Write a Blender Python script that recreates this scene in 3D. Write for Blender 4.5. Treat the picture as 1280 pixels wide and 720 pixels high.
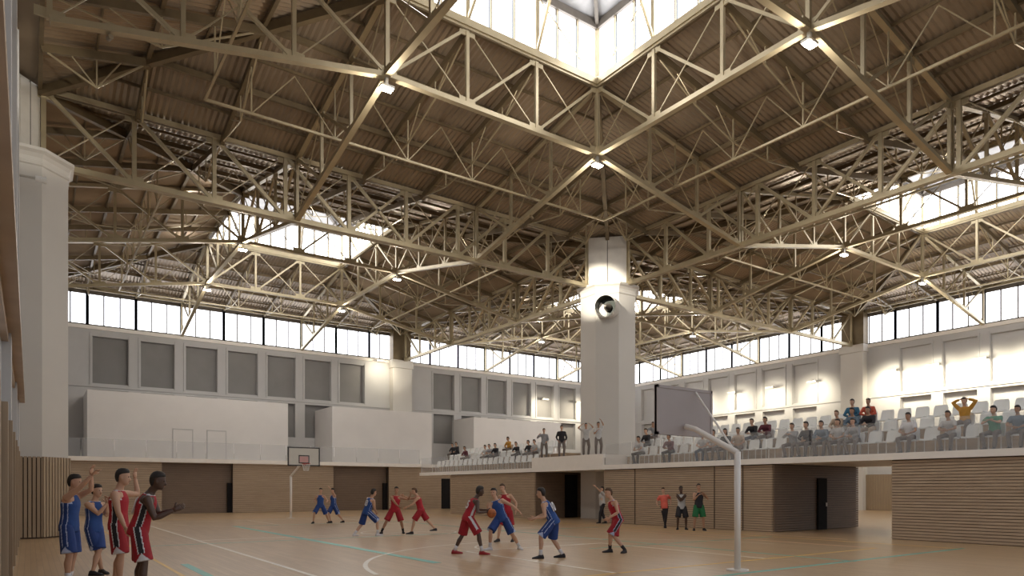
import bpy, bmesh, math, random
from mathutils import Vector, Matrix, Quaternion
R = math.radians
random.seed(7)
for o in list(bpy.data.objects): bpy.data.objects.remove(o)
scene = bpy.context.scene
COL = scene.collection

# ------------------------------------------------------------------ camera
# world frame: X = along the back wall, Y = along the court, central column at the origin
CX, CY, CZ, FPX, YAW, HOR = -27.3, -29.2, 1.66, 858.0, 54.9, 611.4
cam_d = bpy.data.cameras.new('camera'); cam = bpy.data.objects.new('camera', cam_d); COL.objects.link(cam)
cam.location = (CX, CY, CZ)
cam.rotation_euler = (R(90), 0, -R(90 - YAW))
cam_d.sensor_width = 36; cam_d.lens = 36 * FPX / 1280; cam_d.shift_y = (HOR - 360) / 1280
cam_d.clip_start = 0.1; cam_d.clip_end = 500
scene.camera = cam
sa, ca = math.sin(R(YAW)), math.cos(R(YAW))
RT = Vector((sa, -ca, 0)); FW = Vector((ca, sa, 0)); UP = Vector((0, 0, 1))
def at(px, py, d):                      # measured photo position at distance d -> world point
    return Vector((CX, CY, CZ)) + FW * d + RT * ((px - 640) / FPX * d) + UP * ((HOR - py) / FPX * d)
def gd(py, z=0.0): return FPX * (CZ - z) / (py - HOR)

# ------------------------------------------------------------------ world, lights, exposure
w = bpy.data.worlds.new('World'); scene.world = w; w.use_nodes = True
wn = w.node_tree; bg = wn.nodes['Background']
bg.inputs[0].default_value = (0.86, 0.92, 1.0, 1); bg.inputs[1].default_value = 0.62
scene.view_settings.view_transform = 'Standard'; scene.view_settings.look = 'None'
scene.view_settings.exposure = 0.24; scene.view_settings.gamma = 1.0
scene.view_settings.use_curve_mapping = False
PANE_E = 3.0; SKY_E = 4.6; LAMP_W = 300; WASH_W = 260

def light(kind, name, loc, energy, color=(1, 1, 1), target=None, parent=None, **kw):
    L = bpy.data.lights.new(name, kind); L.energy = energy; L.color = color
    for k, v in kw.items(): setattr(L, k, v)
    o = bpy.data.objects.new(name, L); COL.objects.link(o); o.location = loc
    if target is not None:
        o.rotation_euler = (Vector(target) - Vector(loc)).to_track_quat('-Z', 'Y').to_euler()
    if parent: o.location = Vector(loc) - parent.location; o.parent = parent
    return o

# ------------------------------------------------------------------ materials
def mat(name, color, rough=0.6, metal=0.0, noise=0.0, scale=3.0, stretch=(1, 1, 1), bump=0.0, spec=0.5, col2=None, emit=None, estr=0):
    m = bpy.data.materials.new(name); m.use_nodes = True; nt = m.node_tree; p = nt.nodes['Principled BSDF']
    p.inputs['Base Color'].default_value = (*color, 1); p.inputs['Roughness'].default_value = rough
    p.inputs['Metallic'].default_value = metal; p.inputs['Specular IOR Level'].default_value = spec
    if emit: p.inputs['Emission Color'].default_value = (*emit, 1); p.inputs['Emission Strength'].default_value = estr
    if noise or bump or col2:
        tc = nt.nodes.new('ShaderNodeTexCoord'); mp = nt.nodes.new('ShaderNodeMapping'); n = nt.nodes.new('ShaderNodeTexNoise')
        mp.inputs['Scale'].default_value = stretch; n.inputs['Scale'].default_value = scale; n.inputs['Detail'].default_value = 4
        nt.links.new(tc.outputs['Object'], mp.inputs[0]); nt.links.new(mp.outputs[0], n.inputs['Vector'])
        r = nt.nodes.new('ShaderNodeValToRGB')
        c2 = col2 if col2 else tuple(min(1, c * (1 + noise)) for c in color); c1 = color if col2 else tuple(c * (1 - noise) for c in color)
        r.color_ramp.elements[0].position = 0.3; r.color_ramp.elements[1].position = 0.7
        r.color_ramp.elements[0].color = (*c1, 1); r.color_ramp.elements[1].color = (*c2, 1)
        nt.links.new(n.outputs['Fac'], r.inputs[0]); nt.links.new(r.outputs[0], p.inputs['Base Color'])
        if bump:
            b = nt.nodes.new('ShaderNodeBump'); b.inputs['Strength'].default_value = bump; b.inputs['Distance'].default_value = 0.02
            nt.links.new(n.outputs['Fac'], b.inputs['Height']); nt.links.new(b.outputs[0], p.inputs['Normal'])
    return m
M = {}
M['plaster'] = mat('plaster', (0.50, 0.49, 0.485), 0.75, noise=0.04, scale=0.6, bump=0.1)
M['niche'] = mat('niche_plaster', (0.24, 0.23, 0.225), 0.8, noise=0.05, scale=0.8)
M['white'] = mat('white_paint', (0.70, 0.675, 0.66), 0.6, noise=0.03, scale=0.7)
M['slab'] = mat('white_slab', (0.85, 0.80, 0.74), 0.5, noise=0.02)
M['column'] = mat('column_paint', (0.58, 0.55, 0.51), 0.55, noise=0.03, scale=0.5)
M['steel'] = mat('cream_steel', (0.46, 0.385, 0.25), 0.30, 0.5, noise=0.10, scale=1.5)
M['steel_dark'] = mat('brown_steel', (0.17, 0.125, 0.07), 0.45, 0.3, noise=0.15, scale=2)
M['roof'] = mat('corrugated_roof', (0.31, 0.24, 0.17), 0.38, 0.5, noise=0.2, scale=0.5)
M['frame'] = mat('window_frame', (0.16, 0.14, 0.12), 0.5, 0.3, noise=0.1)
M['lroof'] = mat('lantern_roof', (0.42, 0.42, 0.43), 0.5, 0.2, noise=0.1)
M['wood'] = mat('slat_wood', (0.38, 0.275, 0.185), 0.5, noise=0.0, scale=2.2, stretch=(0.6, 0.6, 9), col2=(0.48, 0.36, 0.25))
M['woodback'] = mat('dark_wood_gap', (0.09, 0.06, 0.04), 0.8, noise=0.1)
M['woodv'] = mat('vertical_slat_wood', (0.33, 0.24, 0.155), 0.5, scale=2.2, stretch=(9, 9, 0.4), col2=(0.40, 0.30, 0.20))
M['shutter'] = mat('dark_slat_wood', (0.19, 0.13, 0.088), 0.5, scale=2.2, stretch=(0.6, 0.6, 9), col2=(0.24, 0.165, 0.115))
M['black'] = mat('black_door', (0.012, 0.010, 0.010), 0.7, noise=0.1, spec=0.15)
M['seat'] = mat('white_plastic', (0.80, 0.80, 0.78), 0.35, noise=0.02)
M['pole'] = mat('white_metal', (0.78, 0.73, 0.68), 0.35, noise=0.02)
M['board'] = mat('backboard_white', (0.70, 0.68, 0.62), 0.4, noise=0.02)
M['boardback'] = mat('backboard_back', (0.40, 0.34, 0.32), 0.5, noise=0.02)
M['dark'] = mat('dark_trim', (0.045, 0.04, 0.04), 0.5, noise=0.1)
M['red'] = mat('rim_red', (0.5, 0.06, 0.04), 0.4, noise=0.05)
M['lw'] = mat('line_white', (0.80, 0.74, 0.66), 0.4, noise=0.05)
M['lt'] = mat('line_teal', (0.13, 0.44, 0.38), 0.4, noise=0.08)
M['ly'] = mat('line_yellow', (0.80, 0.52, 0.13), 0.4, noise=0.05)
M['lp'] = mat('line_peach', (0.72, 0.45, 0.27), 0.4, noise=0.05)
M['duct'] = mat('duct_dark', (0.02, 0.025, 0.02), 0.4, 0.3, noise=0.1)
M['lampbody'] = mat('lamp_body', (0.5, 0.48, 0.44), 0.4, 0.5, noise=0.05)
M['lampglow'] = mat('lamp_glow', (1, 1, 1), 0.4, emit=(1.0, 0.95, 0.86), estr=60, noise=0.01)
M['pane'] = mat('frosted_pane', (0.5, 0.5, 0.5), 0.3, emit=(0.90, 0.93, 1.0), estr=PANE_E, noise=0.01)  # opaque pane; its glow stands in for daylight through the clerestory
M['skypane'] = mat('skylight_pane', (0.5, 0.5, 0.5), 0.3, emit=(0.98, 0.98, 1.0), estr=SKY_E, noise=0.01)  # lantern daylight is put into the pane as emission
M['bluepane'] = mat('side_window_pane', (0.30, 0.34, 0.42), 0.1, emit=(0.75, 0.82, 1.0), estr=0.35, noise=0.05)
M['litbox'] = mat('pale_metal_box', (0.72, 0.68, 0.62), 0.3, 0.2, noise=0.05)
def glass_mat():
    m = bpy.data.materials.new('balustrade_glass'); m.use_nodes = True; nt = m.node_tree; nt.nodes.clear()
    o = nt.nodes.new('ShaderNodeOutputMaterial'); mx = nt.nodes.new('ShaderNodeMixShader'); t = nt.nodes.new('ShaderNodeBsdfTransparent')
    p = nt.nodes.new('ShaderNodeBsdfPrincipled'); p.inputs['Base Color'].default_value = (0.55, 0.56, 0.57, 1); p.inputs['Roughness'].default_value = 0.15
    mx.inputs[0].default_value = 0.17
    nt.links.new(t.outputs[0], mx.inputs[1]); nt.links.new(p.outputs[0], mx.inputs[2]); nt.links.new(mx.outputs[0], o.inputs[0]); return m
M['glass'] = glass_mat()
def floor_mat():
    m = bpy.data.materials.new('maple_floor'); m.use_nodes = True; nt = m.node_tree; p = nt.nodes['Principled BSDF']; N = nt.nodes.new; L = nt.links.new
    tc = N('ShaderNodeTexCoord')
    mp = N('ShaderNodeMapping'); mp.inputs['Rotation'].default_value = (0, 0, R(90)); L(tc.outputs['Object'], mp.inputs[0])
    br = N('ShaderNodeTexBrick'); br.inputs['Scale'].default_value = 1.0; br.inputs['Brick Width'].default_value = 1.6; br.inputs['Row Height'].default_value = 0.11
    br.inputs['Mortar Size'].default_value = 0.003; br.inputs['Color1'].default_value = (0.49, 0.33, 0.185, 1); br.inputs['Color2'].default_value = (0.57, 0.40, 0.24, 1)
    br.inputs['Mortar'].default_value = (0.27, 0.175, 0.10, 1); L(mp.outputs[0], br.inputs[0])
    mp2 = N('ShaderNodeMapping'); mp2.inputs['Scale'].default_value = (6, 0.5, 1); L(tc.outputs['Object'], mp2.inputs[0])
    ns = N('ShaderNodeTexNoise'); ns.inputs['Scale'].default_value = 1.2; ns.inputs['Detail'].default_value = 5; L(mp2.outputs[0], ns.inputs[0])
    rp = N('ShaderNodeValToRGB'); rp.color_ramp.elements[0].color = (0.82, 0.80, 0.78, 1); rp.color_ramp.elements[1].color = (1.12, 1.12, 1.12, 1); L(ns.outputs[0], rp.inputs[0])
    mx = N('ShaderNodeMix'); mx.data_type = 'RGBA'; mx.blend_type = 'MULTIPLY'; mx.inputs[0].default_value = 1
    L(br.outputs[0], mx.inputs[6]); L(rp.outputs[0], mx.inputs[7]); L(mx.outputs[2], p.inputs['Base Color'])
    p.inputs['Roughness'].default_value = 0.28; p.inputs['Specular IOR Level'].default_value = 0.5
    return m
M['floor'] = floor_mat()

# ------------------------------------------------------------------ mesh helpers
class MB:
    def __init__(s): s.v = []; s.f = []; s.mi = []
    def add(s, vs, fs, mi=0):
        k = len(s.v); s.v += [tuple(v) for v in vs]; s.f += [[i + k for i in f] for f in fs]; s.mi += [mi] * len(fs); return s
    def box(s, a, b, mi=0):
        x0, y0, z0 = a; x1, y1, z1 = b
        if x0 > x1: x0, x1 = x1, x0
        if y0 > y1: y0, y1 = y1, y0
        if z0 > z1: z0, z1 = z1, z0
        return s.add([(x0,y0,z0),(x1,y0,z0),(x1,y1,z0),(x0,y1,z0),(x0,y0,z1),(x1,y0,z1),(x1,y1,z1),(x0,y1,z1)],
                     [[0,3,2,1],[4,5,6,7],[0,1,5,4],[1,2,6,5],[2,3,7,6],[3,0,4,7]], mi)
    def beam(s, a, b, w, h=None, mi=0):
        a = Vector(a); b = Vector(b); h = h or w; d = (b - a).normalized()
        side = d.cross(UP); side = Vector((1, 0, 0)) if side.length < 1e-4 else side.normalized(); up = side.cross(d)
        vs = [p + side * (sx * w / 2) + up * (sz * h / 2) for p in (a, b) for sx, sz in ((-1,-1),(1,-1),(1,1),(-1,1))]
        return s.add(vs, [[0,1,2,3],[7,6,5,4],[0,4,5,1],[1,5,6,2],[2,6,7,3],[3,7,4,0]], mi)
    def prism(s, pts, z0, z1, mi=0):
        n = len(pts); vs = [(x, y, z0) for x, y in pts] + [(x, y, z1) for x, y in pts]
        return s.add(vs, [list(range(n))[::-1], list(range(n, 2 * n))] + [[i, (i + 1) % n, n + (i + 1) % n, n + i] for i in range(n)], mi)
    def rings(s, rings, caps=True, mi=0):        # list of rings of points
        n = len(rings[0]); vs = [p for r in rings for p in r]; fs = []
        for j in range(len(rings) - 1):
            for i in range(n): fs.append([j*n + i, j*n + (i+1) % n, (j+1)*n + (i+1) % n, (j+1)*n + i])
        if caps: fs += [list(range(n))[::-1], list(range((len(rings)-1)*n, len(rings)*n))]
        return s.add(vs, fs, mi)
    def tube(s, pts, rad, n=8, mi=0, caps=True):
        pts = [Vector(p) for p in pts]; rad = rad if isinstance(rad, (list, tuple)) else [rad] * len(pts); rs = []; prev = None
        for i, p in enumerate(pts):
            d = (pts[min(i+1, len(pts)-1)] - pts[max(i-1, 0)]).normalized()
            sd = d.cross(UP if abs(d.z) < 0.95 else Vector((1, 0, 0))).normalized()
            if prev is not None:
                sd = (prev - d * prev.dot(d)).normalized()
            prev = sd; u = sd.cross(d)
            rs.append([p + (sd * math.cos(2*math.pi*k/n) + u * math.sin(2*math.pi*k/n)) * rad[i] for k in range(n)])
        return s.rings(rs, caps, mi)
    def mesh(s, name, mats, smooth=False):
        me = bpy.data.meshes.new(name); me.from_pydata(s.v, [], s.f)
        for m in (mats if isinstance(mats, (list, tuple)) else [mats]): me.materials.append(m)
        if len(set(s.mi)) > 1: me.polygons.foreach_set('material_index', s.mi)
        if smooth: me.polygons.foreach_set('use_smooth', [True] * len(me.polygons))
        me.update(); return me
    def build(s, name, mats, parent=None, smooth=False, loc=None, **props):
        """coordinates are world coordinates; origin goes to the parent's / own base"""
        if loc is None: loc = wpos(parent) if parent else (0, 0, 0)
        L = Vector(loc); s.v = [tuple(Vector(v) - L) for v in s.v]
        o = bpy.data.objects.new(name, s.mesh(name, mats, smooth)); COL.objects.link(o)
        if parent: o.parent = parent; o.location = L - wpos(parent)
        else: o.location = L
        tag(o, **props); return o
def wpos(o):
    p = Vector((0, 0, 0))
    while o is not None: p += Vector(o.location); o = o.parent
    return p
def tag(o, label=None, cat=None, group=None, kind=None):
    if label: o['label'] = label
    if cat: o['category'] = cat
    if group: o['group'] = group
    if kind: o['kind'] = kind
    return o
def empty(name, loc, label=None, cat=None, group=None, kind=None, parent=None):
    o = bpy.data.objects.new(name, None); COL.objects.link(o); o.location = Vector(loc) - (wpos(parent) if parent else Vector((0,0,0)))
    o.parent = parent; o.empty_display_size = 0.2
    return tag(o, label, cat, group, kind)
_mc = {}
def member(name, a, b, w, h, m, parent):         # straight steel member as its own part, mesh shared by size
    a = Vector(a); b = Vector(b); L = (b - a).length; key = (round(L, 2), w, h, m.name)
    if key not in _mc:
        _mc[key] = MB().box((-w/2, -h/2, 0), (w/2, h/2, L)).mesh(name, m)
    o = bpy.data.objects.new(name, _mc[key]); COL.objects.link(o); o.parent = parent; o.location = a - wpos(parent)
    d = (b - a).normalized(); sd = d.cross(UP); sd = Vector((1, 0, 0)) if sd.length < 1e-3 else sd.normalized(); hh = d.cross(sd)
    o.rotation_euler = Matrix((sd, hh, d)).transposed().to_euler(); return o
def shared(name, me, loc, parent, rz=0):
    o = bpy.data.objects.new(name, me); COL.objects.link(o); o.parent = parent; o.location = Vector(loc) - (wpos(parent) if parent else Vector((0,0,0))); o.rotation_euler.z = rz; return o

def ering(c, r, f, rx, ry, n=20, sq=2.3):
    o = []
    for k in range(n):
        a = 2*math.pi*k/n; ca_, sa_ = math.cos(a), math.sin(a)
        o.append(c + r*(rx*math.copysign(abs(ca_)**(2/sq), ca_)) + f*(ry*math.copysign(abs(sa_)**(2/sq), sa_)))
    return o

# ------------------------------------------------------------------ dimensions
S = 27.0; MOD = 3.0
ZC = 13.1      # bottom chord of main trusses / column capital
ZT = 15.8      # top chord, valley of the roof
ZR = 14.85     # ring bottom chord
ZRT = 17.6     # ring top chord
ZL = 19.9      # lantern eave
ZP = 21.6      # lantern apex
WX0, WX1, WY = -27.7, 27.0, 27.0
GX = -3.9      # front of the right-hand stand
GZ0, GZ1 = 2.63, 2.85
BY = 21.6      # wood wall at the end of the court
BZ0, BZ1 = 3.45, 3.72

# ------------------------------------------------------------------ floor and court lines
fl = MB().box((-45, -45, -0.3), (60, 45, 0)).build('floor', M['floor'], kind='structure')
def line(a, b, w, m):
    MB().box((min(a[0], b[0]) - w/2, min(a[1], b[1]) - w/2, 0.0), (max(a[0], b[0]) + w/2, max(a[1], b[1]) + w/2, 0.004)).build('court_line', m, fl)
AX = -15.35; X0, X1, Y0, Y1 = AX - 7.5, AX + 7.5, -19.3, 8.7
def arc(cx, cy, r, a0, a1, w, m, n=48, z=0.005):
    vs = []; 
    for i in range(n + 1):
        a = R(a0 + (a1 - a0) * i / n); c, s_ = math.cos(a), math.sin(a)
        vs += [(cx + (r-w/2)*c, cy + (r-w/2)*s_, z), (cx + (r+w/2)*c, cy + (r+w/2)*s_, z)]
    MB().add(vs, [[2*i, 2*i+1, 2*i+3, 2*i+2] for i in range(n)]).build('court_arc', m, fl)
line((X0, Y0), (X0, Y1), 0.09, M['lw']); line((X1, Y0), (X1, Y1), 0.07, M['lp']); line((X0, Y1), (X1, Y1), 0.07, M['lw'])
line((X0, Y0), (X1, Y0), 0.08, M['ly'])
cyc = (Y0 + Y1) / 2
line((X0, cyc), (X1, cyc), 0.06, M['lw']); arc(AX, cyc, 1.8, 0, 360, 0.07, M['lw'])
arc(AX, Y0 + 1.6, 6.5, 8, 172, 0.10, M['lw']); arc(AX, Y1 - 1.6, 6.5, 188, 352, 0.08, M['lw'])
for sx in (-1, 1):
    line((AX + sx*2.45, Y0), (AX + sx*2.45, Y0 + 5.8), 0.08, M['lw']); line((AX + sx*2.45, Y1 - 5.8), (AX + sx*2.45, Y1), 0.08, M['lw'])
for yy, a0 in ((Y0 + 5.8, 0), (Y1 - 5.8, 180)):
    line((AX - 2.45, yy), (AX + 2.45, yy), 0.08, M['lw']); arc(AX, yy, 1.8, a0, a0 + 180, 0.07, M['lw'], 24)
line((-19.8, -15.5), (-19.8, 3.0), 0.22, M['lt']); line((-11.8, -20.8), (-11.8, 3.0), 0.10, M['lt']); line((-19.8, 3.0), (-11.8, 3.0), 0.10, M['lt'])
line((-24.5, -24.0), (-24.5, -12.7), 0.16, M['lt']); line((-22, -20.75), (-6.0, -20.75), 0.11, M['lt'])
line((-6.1, -20.7), (-6.1, 12), 0.06, M['ly']); line((-24.9, -15.5), (-24.9, 12), 0.07, M['ly']); line((-24.9, 12), (-6.1, 12), 0.06, M['ly'])
line((-6.9, -14.5), (-6.9, 9.6), 0.06, M['lp']); line((-14.5, -14.8), (-6.1, -14.8), 0.07, M['lt'])
line((-5.2, -17), (-5.2, 12), 0.05, M['lp']); line((-24.9, -6.8), (-6.1, -6.8), 0.07, M['lt'])

# ------------------------------------------------------------------ main walls
def wall_strip(axis, pos, u0, u1, holes, z0, z1, thick, m, name, out, kind='structure'):
    """wall along u with rectangular recesses; holes=[(ua,ub,za,zb)] sorted in columns; out=+1/-1 thickness direction"""
    mb = MB()
    def bx(ua, ub, za, zb, t0=0.0, t1=thick):
        p0, p1 = pos + out*t0, pos + out*t1
        if axis == 'x': mb.box((ua, p0, za), (ub, p1, zb))
        else: mb.box((p0, ua, za), (p1, ub, zb))
    cols = {}
    for h in holes: cols.setdefault((h[0], h[1]), []).append((h[2], h[3]))
    cur = u0
    for (ua, ub) in sorted(cols):
        if ua > cur: bx(cur, ua, z0, z1)
        zc = z0
        for (za, zb) in sorted(cols[(ua, ub)]):
            if za > zc: bx(ua, ub, zc, za)
            zc = zb
        if zc < z1: bx(ua, ub, zc, z1)
        cur = ub
    if cur < u1: bx(cur, u1, z0, z1)
    return mb.build(name, m, kind=kind)
NW = 2.2
cent_b = [-22.6 + 3*k for k in range(7)] + [4.4 + 3*k for k in range(7)]
cent_r = [-4.5 - 3*k for k in range(7)] + [4.5 + 3*k for k in range(7)]
def holes_for(cs): 
    h = []
    for c in sorted(cs): h += [(c - NW/2, c + NW/2, 5.9, 8.65), (c - NW/2, c + NW/2, 9.1, 12.4)]
    return h
wb = wall_strip('x', WY, WX0 - 1, WX1 + 1, holes_for(cent_b), 0, 13.0, 0.45, M['plaster'], 'wall_back', 1)
wr = wall_strip('y', WX1, -27.5, WY, holes_for(cent_r), 0, 13.0, 0.45, M['plaster'], 'wall_right', 1)
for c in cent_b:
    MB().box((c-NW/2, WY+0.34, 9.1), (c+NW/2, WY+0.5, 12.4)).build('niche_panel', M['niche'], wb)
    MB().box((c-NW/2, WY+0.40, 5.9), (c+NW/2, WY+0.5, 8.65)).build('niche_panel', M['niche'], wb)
for c in cent_r:
    MB().box((WX1+0.30, c-NW/2, 9.1), (WX1+0.5, c+NW/2, 12.4)).build('niche_panel', M['plaster'], wr)
    MB().box((WX1+0.40, c-NW/2, 5.9), (WX1+0.5, c+NW/2, 8.65)).build('niche_panel', M['plaster'], wr)
# raised surrounds of the niches, string courses
def surrounds(cs, axis, pos, sgn, par):
    for c in cs:
        for (a, b) in ((c - NW/2 - 0.16, c - NW/2 - 0.03), (c + NW/2 + 0.03, c + NW/2 + 0.16)):
            if axis == 'x': MB().box((a, pos - 0.06, 9.0), (b, pos, 12.6)).build('niche_surround', M['plaster'], par)
            else: MB().box((pos - 0.06, a, 9.0), (pos, b, 12.6)).build('niche_surround', M['plaster'], par)
surrounds(cent_b, 'x', WY, 1, wb); surrounds(cent_r, 'y', WX1, 1, wr)
MB().box((WX0, WY-0.10, 12.85), (WX1, WY, 13.1)).build('trim_1', M['slab'], kind='structure')
MB().box((WX0, WY-0.08, 8.82), (WX1, WY, 8.98)).build('trim_2', M['plaster'], kind='structure')
MB().box((WX1-0.10, -27.5, 12.85), (WX1, WY, 13.1)).build('trim_3', M['slab'], kind='structure')
MB().box((WX1-0.06, -27.5, 8.82), (WX1, WY, 8.98)).build('trim_4', M['plaster'], kind='structure')
# engaged piers where the column grid meets the walls
def octo(cx, cy, r, rot=22.5): return [(cx + r*math.cos(R(rot + 45*k)), cy + r*math.sin(R(rot + 45*k))) for k in range(8)]
MB().box((-1.1, WY-0.7, 0), (0.75, WY, 13.0)).box((-1.2, WY-0.8, 12.4), (0.85, WY, 13.1)).build('trim_5', M['column'], kind='structure')
MB().box((-1.05, WY-0.6, 13.1), (0.7, WY+0.2, 15.75)).build('trim_6', M['steel_dark'], kind='structure')
MB().box((WX1-0.7, -0.9, 0), (WX1, 0.9, 13.0)).box((WX1-0.8, -1.0, 12.5), (WX1, 1.0, 13.1)).build('trim_7', M['column'], kind='structure')
MB().box((WX1-0.6, -0.9, 13.1), (WX1+0.2, 0.9, 15.75)).build('trim_8', M['steel_dark'], kind='structure')

# clerestory windows: one per 3 m module, three panes each
pane_x = MB().box((-0.45, -0.02, 0.12), (0.45, 0.02, 2.20)).mesh('pane', M['pane'])
pane_y = MB().box((-0.02, -0.45, 0.12), (0.02, 0.45, 2.20)).mesh('pane', M['pane'])
def cler(n, axis, u):
    loc = (u, WY+0.15, ZC) if axis == 'x' else (WX1+0.15, u, ZC)
    r = empty('window_%d' % n, loc, kind='structure'); mb = MB()
    for t in (-1.5, -0.5, 0.5, 1.5):
        ww = 0.10 if abs(t) > 1 else 0.035
        if axis == 'x': mb.box((u+t-ww, WY+0.06, ZC), (u+t+ww, WY+0.24, ZC+2.7))
        else: mb.box((WX1+0.06, u+t-ww, ZC), (WX1+0.24, u+t+ww, ZC+2.7))
    for (a, b) in ((0, 0.12), (2.2, 2.34)):
        if axis == 'x': mb.box((u-1.5, WY+0.06, ZC+a), (u+1.5, WY+0.24, ZC+b))
        else: mb.box((WX1+0.06, u-1.5, ZC+a), (WX1+0.24, u+1.5, ZC+b))
    mb.build('window_frame', M['frame'], r)
    for t in (-1, 0, 1):
        shared('pane', pane_x if axis == 'x' else pane_y, (u+t, WY+0.15, ZC) if axis == 'x' else (WX1+0.15, u+t, ZC), r)
n = 0
for i in range(18): n += 1; cler(n, 'x', -25.5 + 3*i)
for i in range(18): n += 1; cler(n, 'y', 25.5 - 3*i)
MB().box((WX0-1, WY+0.05, 15.44), (WX1+1, WY+0.3, 16.0)).box((WX1+0.05, -27.5, 15.44), (WX1+0.3, WY, 16.0)).build('trim_9', M['frame'], kind='structure')

# left wall (very oblique) : plaster, wood wainscot, tall windows, brown cornices
wl = MB()
win = [(-26.0, -22.0), (-19.5, -15.5), (-13.0, -9.0)]
cur = -32.0
for a, b in win + [(27.5, 27.5)]:
    wl.box((WX0-0.4, cur, 2.8), (WX0, a, 16)); 
    if a < 27: wl.box((WX0-0.4, a, 2.8), (WX0, b, 3.3)).box((WX0-0.4, a, 12.4), (WX0, b, 16)).box((WX0-0.4, a, 4.3), (WX0, b, 4.9))
    cur = b
wl.box((WX0-0.4, -32, 15.9), (WX0, 27.5, 18.5))
wl.build('wall_left', M['plaster'], kind='structure')
for k, (a, b) in enumerate(win):
    r = empty('window_%d' % (37+k), (WX0-0.2, (a+b)/2, 3.3), kind='structure'); fr = MB()
    for j in range(5):
        y = a + (b-a)*j/4; fr.box((WX0-0.3, y-0.05, 3.3), (WX0-0.08, y+0.05, 12.4))
    for z in (3.3, 4.9, 6.4, 7.9, 9.4, 10.9, 12.3): fr.box((WX0-0.3, a, z), (WX0-0.1, b, z+0.1))
    fr.build('window_frame', M['plaster'], r)
    for j in range(4):
        MB().box((WX0-0.25, a+(b-a)*j/4+0.05, 3.4), (WX0-0.2, a+(b-a)*(j+1)/4-0.05, 12.3)).build('pane', M['bluepane'], r)
MB().box((WX0, -30, 4.35), (WX0+0.28, -2.9, 4.50)).box((WX0, -30, 4.50), (WX0+0.16, -2.9, 4.62)).box((WX0, -30, 4.20), (WX0+0.1, -2.9, 4.35)).build('trim_10', M['wood'], kind='structure')
MB().box((WX0, -30, 8.9), (WX0+0.05, -6.5, 9.02)).build('trim_11', M['wood'], kind='structure')
for k, y in enumerate((-27, -20.7, -14.2, -7.6, -3.4)):
    MB().box((WX0, y-0.35, 2.8), (WX0+0.14, y+0.35, 15.5)).build('pilaster', M['plaster'], bpy.data.objects['wall_left'])

MB().box((WX0-0.4, -32, 15.9), (-27.0, 27.5, 16.15)).build('ceiling_edge', M['roof'], kind='structure').name = 'ceiling'

# ------------------------------------------------------------------ slatted wood cladding
def slats_h(mb, p0, p1, z0, z1, nrm, pitch=0.096, gap=0.018, proud=0.03):
    """horizontal boards from p0 to p1 (xy), facing nrm (xy); every third board stands a little prouder"""
    nrm = Vector((nrm[0], nrm[1], 0)); a = Vector((p0[0], p0[1], 0)); b = Vector((p1[0], p1[1], 0)); z = z0; k = 0
    while z < z1 - 0.03:
        zz = min(z + pitch - gap, z1); pr = proud + (0.004 if k % 3 == 0 else 0)
        q0 = a; q1 = b; q2 = b + nrm*pr; q3 = a + nrm*pr
        lo = [Vector((q.x, q.y, z)) for q in (q0, q1, q2, q3)]; hi = [Vector((q.x, q.y, zz)) for q in (q0, q1, q2, q3)]
        mb.add(lo + hi, [[3,2,1,0],[4,5,6,7],[0,1,5,4],[1,2,6,5],[2,3,7,6],[3,0,4,7]]); z += pitch; k += 1
def slats_v(mb, p0, p1, z0, z1, nrm, pitch=0.12, gap=0.03, proud=0.04):
    nrm = Vector((nrm[0], nrm[1], 0)); a = Vector((p0[0], p0[1], 0)); b = Vector((p1[0], p1[1], 0)); L = (b-a).length; d = (b-a)/L; t = 0
    while t < L - 0.02:
        t2 = min(t + pitch - gap, L); q = [a + d*t, a + d*t2, a + d*t2 + nrm*proud, a + d*t + nrm*proud]
        lo = [Vector((v.x, v.y, z0)) for v in q]; hi = [Vector((v.x, v.y, z1)) for v in q]
        mb.add(lo + hi, [[3,2,1,0],[4,5,6,7],[0,1,5,4],[1,2,6,5],[2,3,7,6],[3,0,4,7]]); t += pitch
def clad(name, core, runs, m=None, vert=False, par=None):
    c = MB()
    for a, b in core: c.box(a, b)
    r = c.build(name, M['woodback'], par, kind='structure') if par is None else c.build(name, M['woodback'], par)
    s_ = MB()
    for (p0, p1, z0, z1, nr) in runs: (slats_v if vert else slats_h)(s_, p0, p1, z0, z1, nr)
    s_.build('cladding_slats', m or M['wood'], r, kind='stuff'); return r
# end wall of the court (Y = BY) with two recessed shutters
RA = (-20.1, -15.6); RB = (-8.3, -3.7)
core = [((WX0, BY, 0), (RA[0], BY+0.3, BZ0)), ((RA[1], BY, 0), (RB[0], BY+0.3, BZ0)), ((RB[1], BY, 0), (9.0, BY+0.3, BZ0)),
        ((RA[0], BY+0.5, 0), (RA[1], BY+0.7, BZ0)), ((RB[0], BY+0.5, 0), (RB[1], BY+0.7, BZ0))]
runs = [((WX0, BY), (RA[0], BY), 0.02, BZ0, (0, -1)), ((RA[1], BY), (RB[0], BY), 0.02, BZ0, (0, -1)), ((RB[1], BY), (9, BY), 0.02, BZ0, (0, -1))]
ct = clad('wall_court_end', core, runs)
for (a, b) in (RA, RB):
    s_ = MB(); slats_h(s_, (a, BY+0.5), (b, BY+0.5), 0.02, BZ0, (0, -1)); s_.build('shutter_slats', M['shutter'], ct, kind='stuff')
MB().box((RA[1]-0.30, BY+0.2, 0), (RA[1]+0.0, BY+0.49, 2.1)).build('door_1', M['black'], kind='structure')
MB().box((RB[1]-0.35, BY+0.2, 0), (RB[1]+0.0, BY+0.49, 2.15)).build('door_2', M['black'], kind='structure')
MB().box((1.1, BY-0.05, 0), (1.95, BY+0.02, 2.55)).build('door_3', M['black'], kind='structure')
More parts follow.
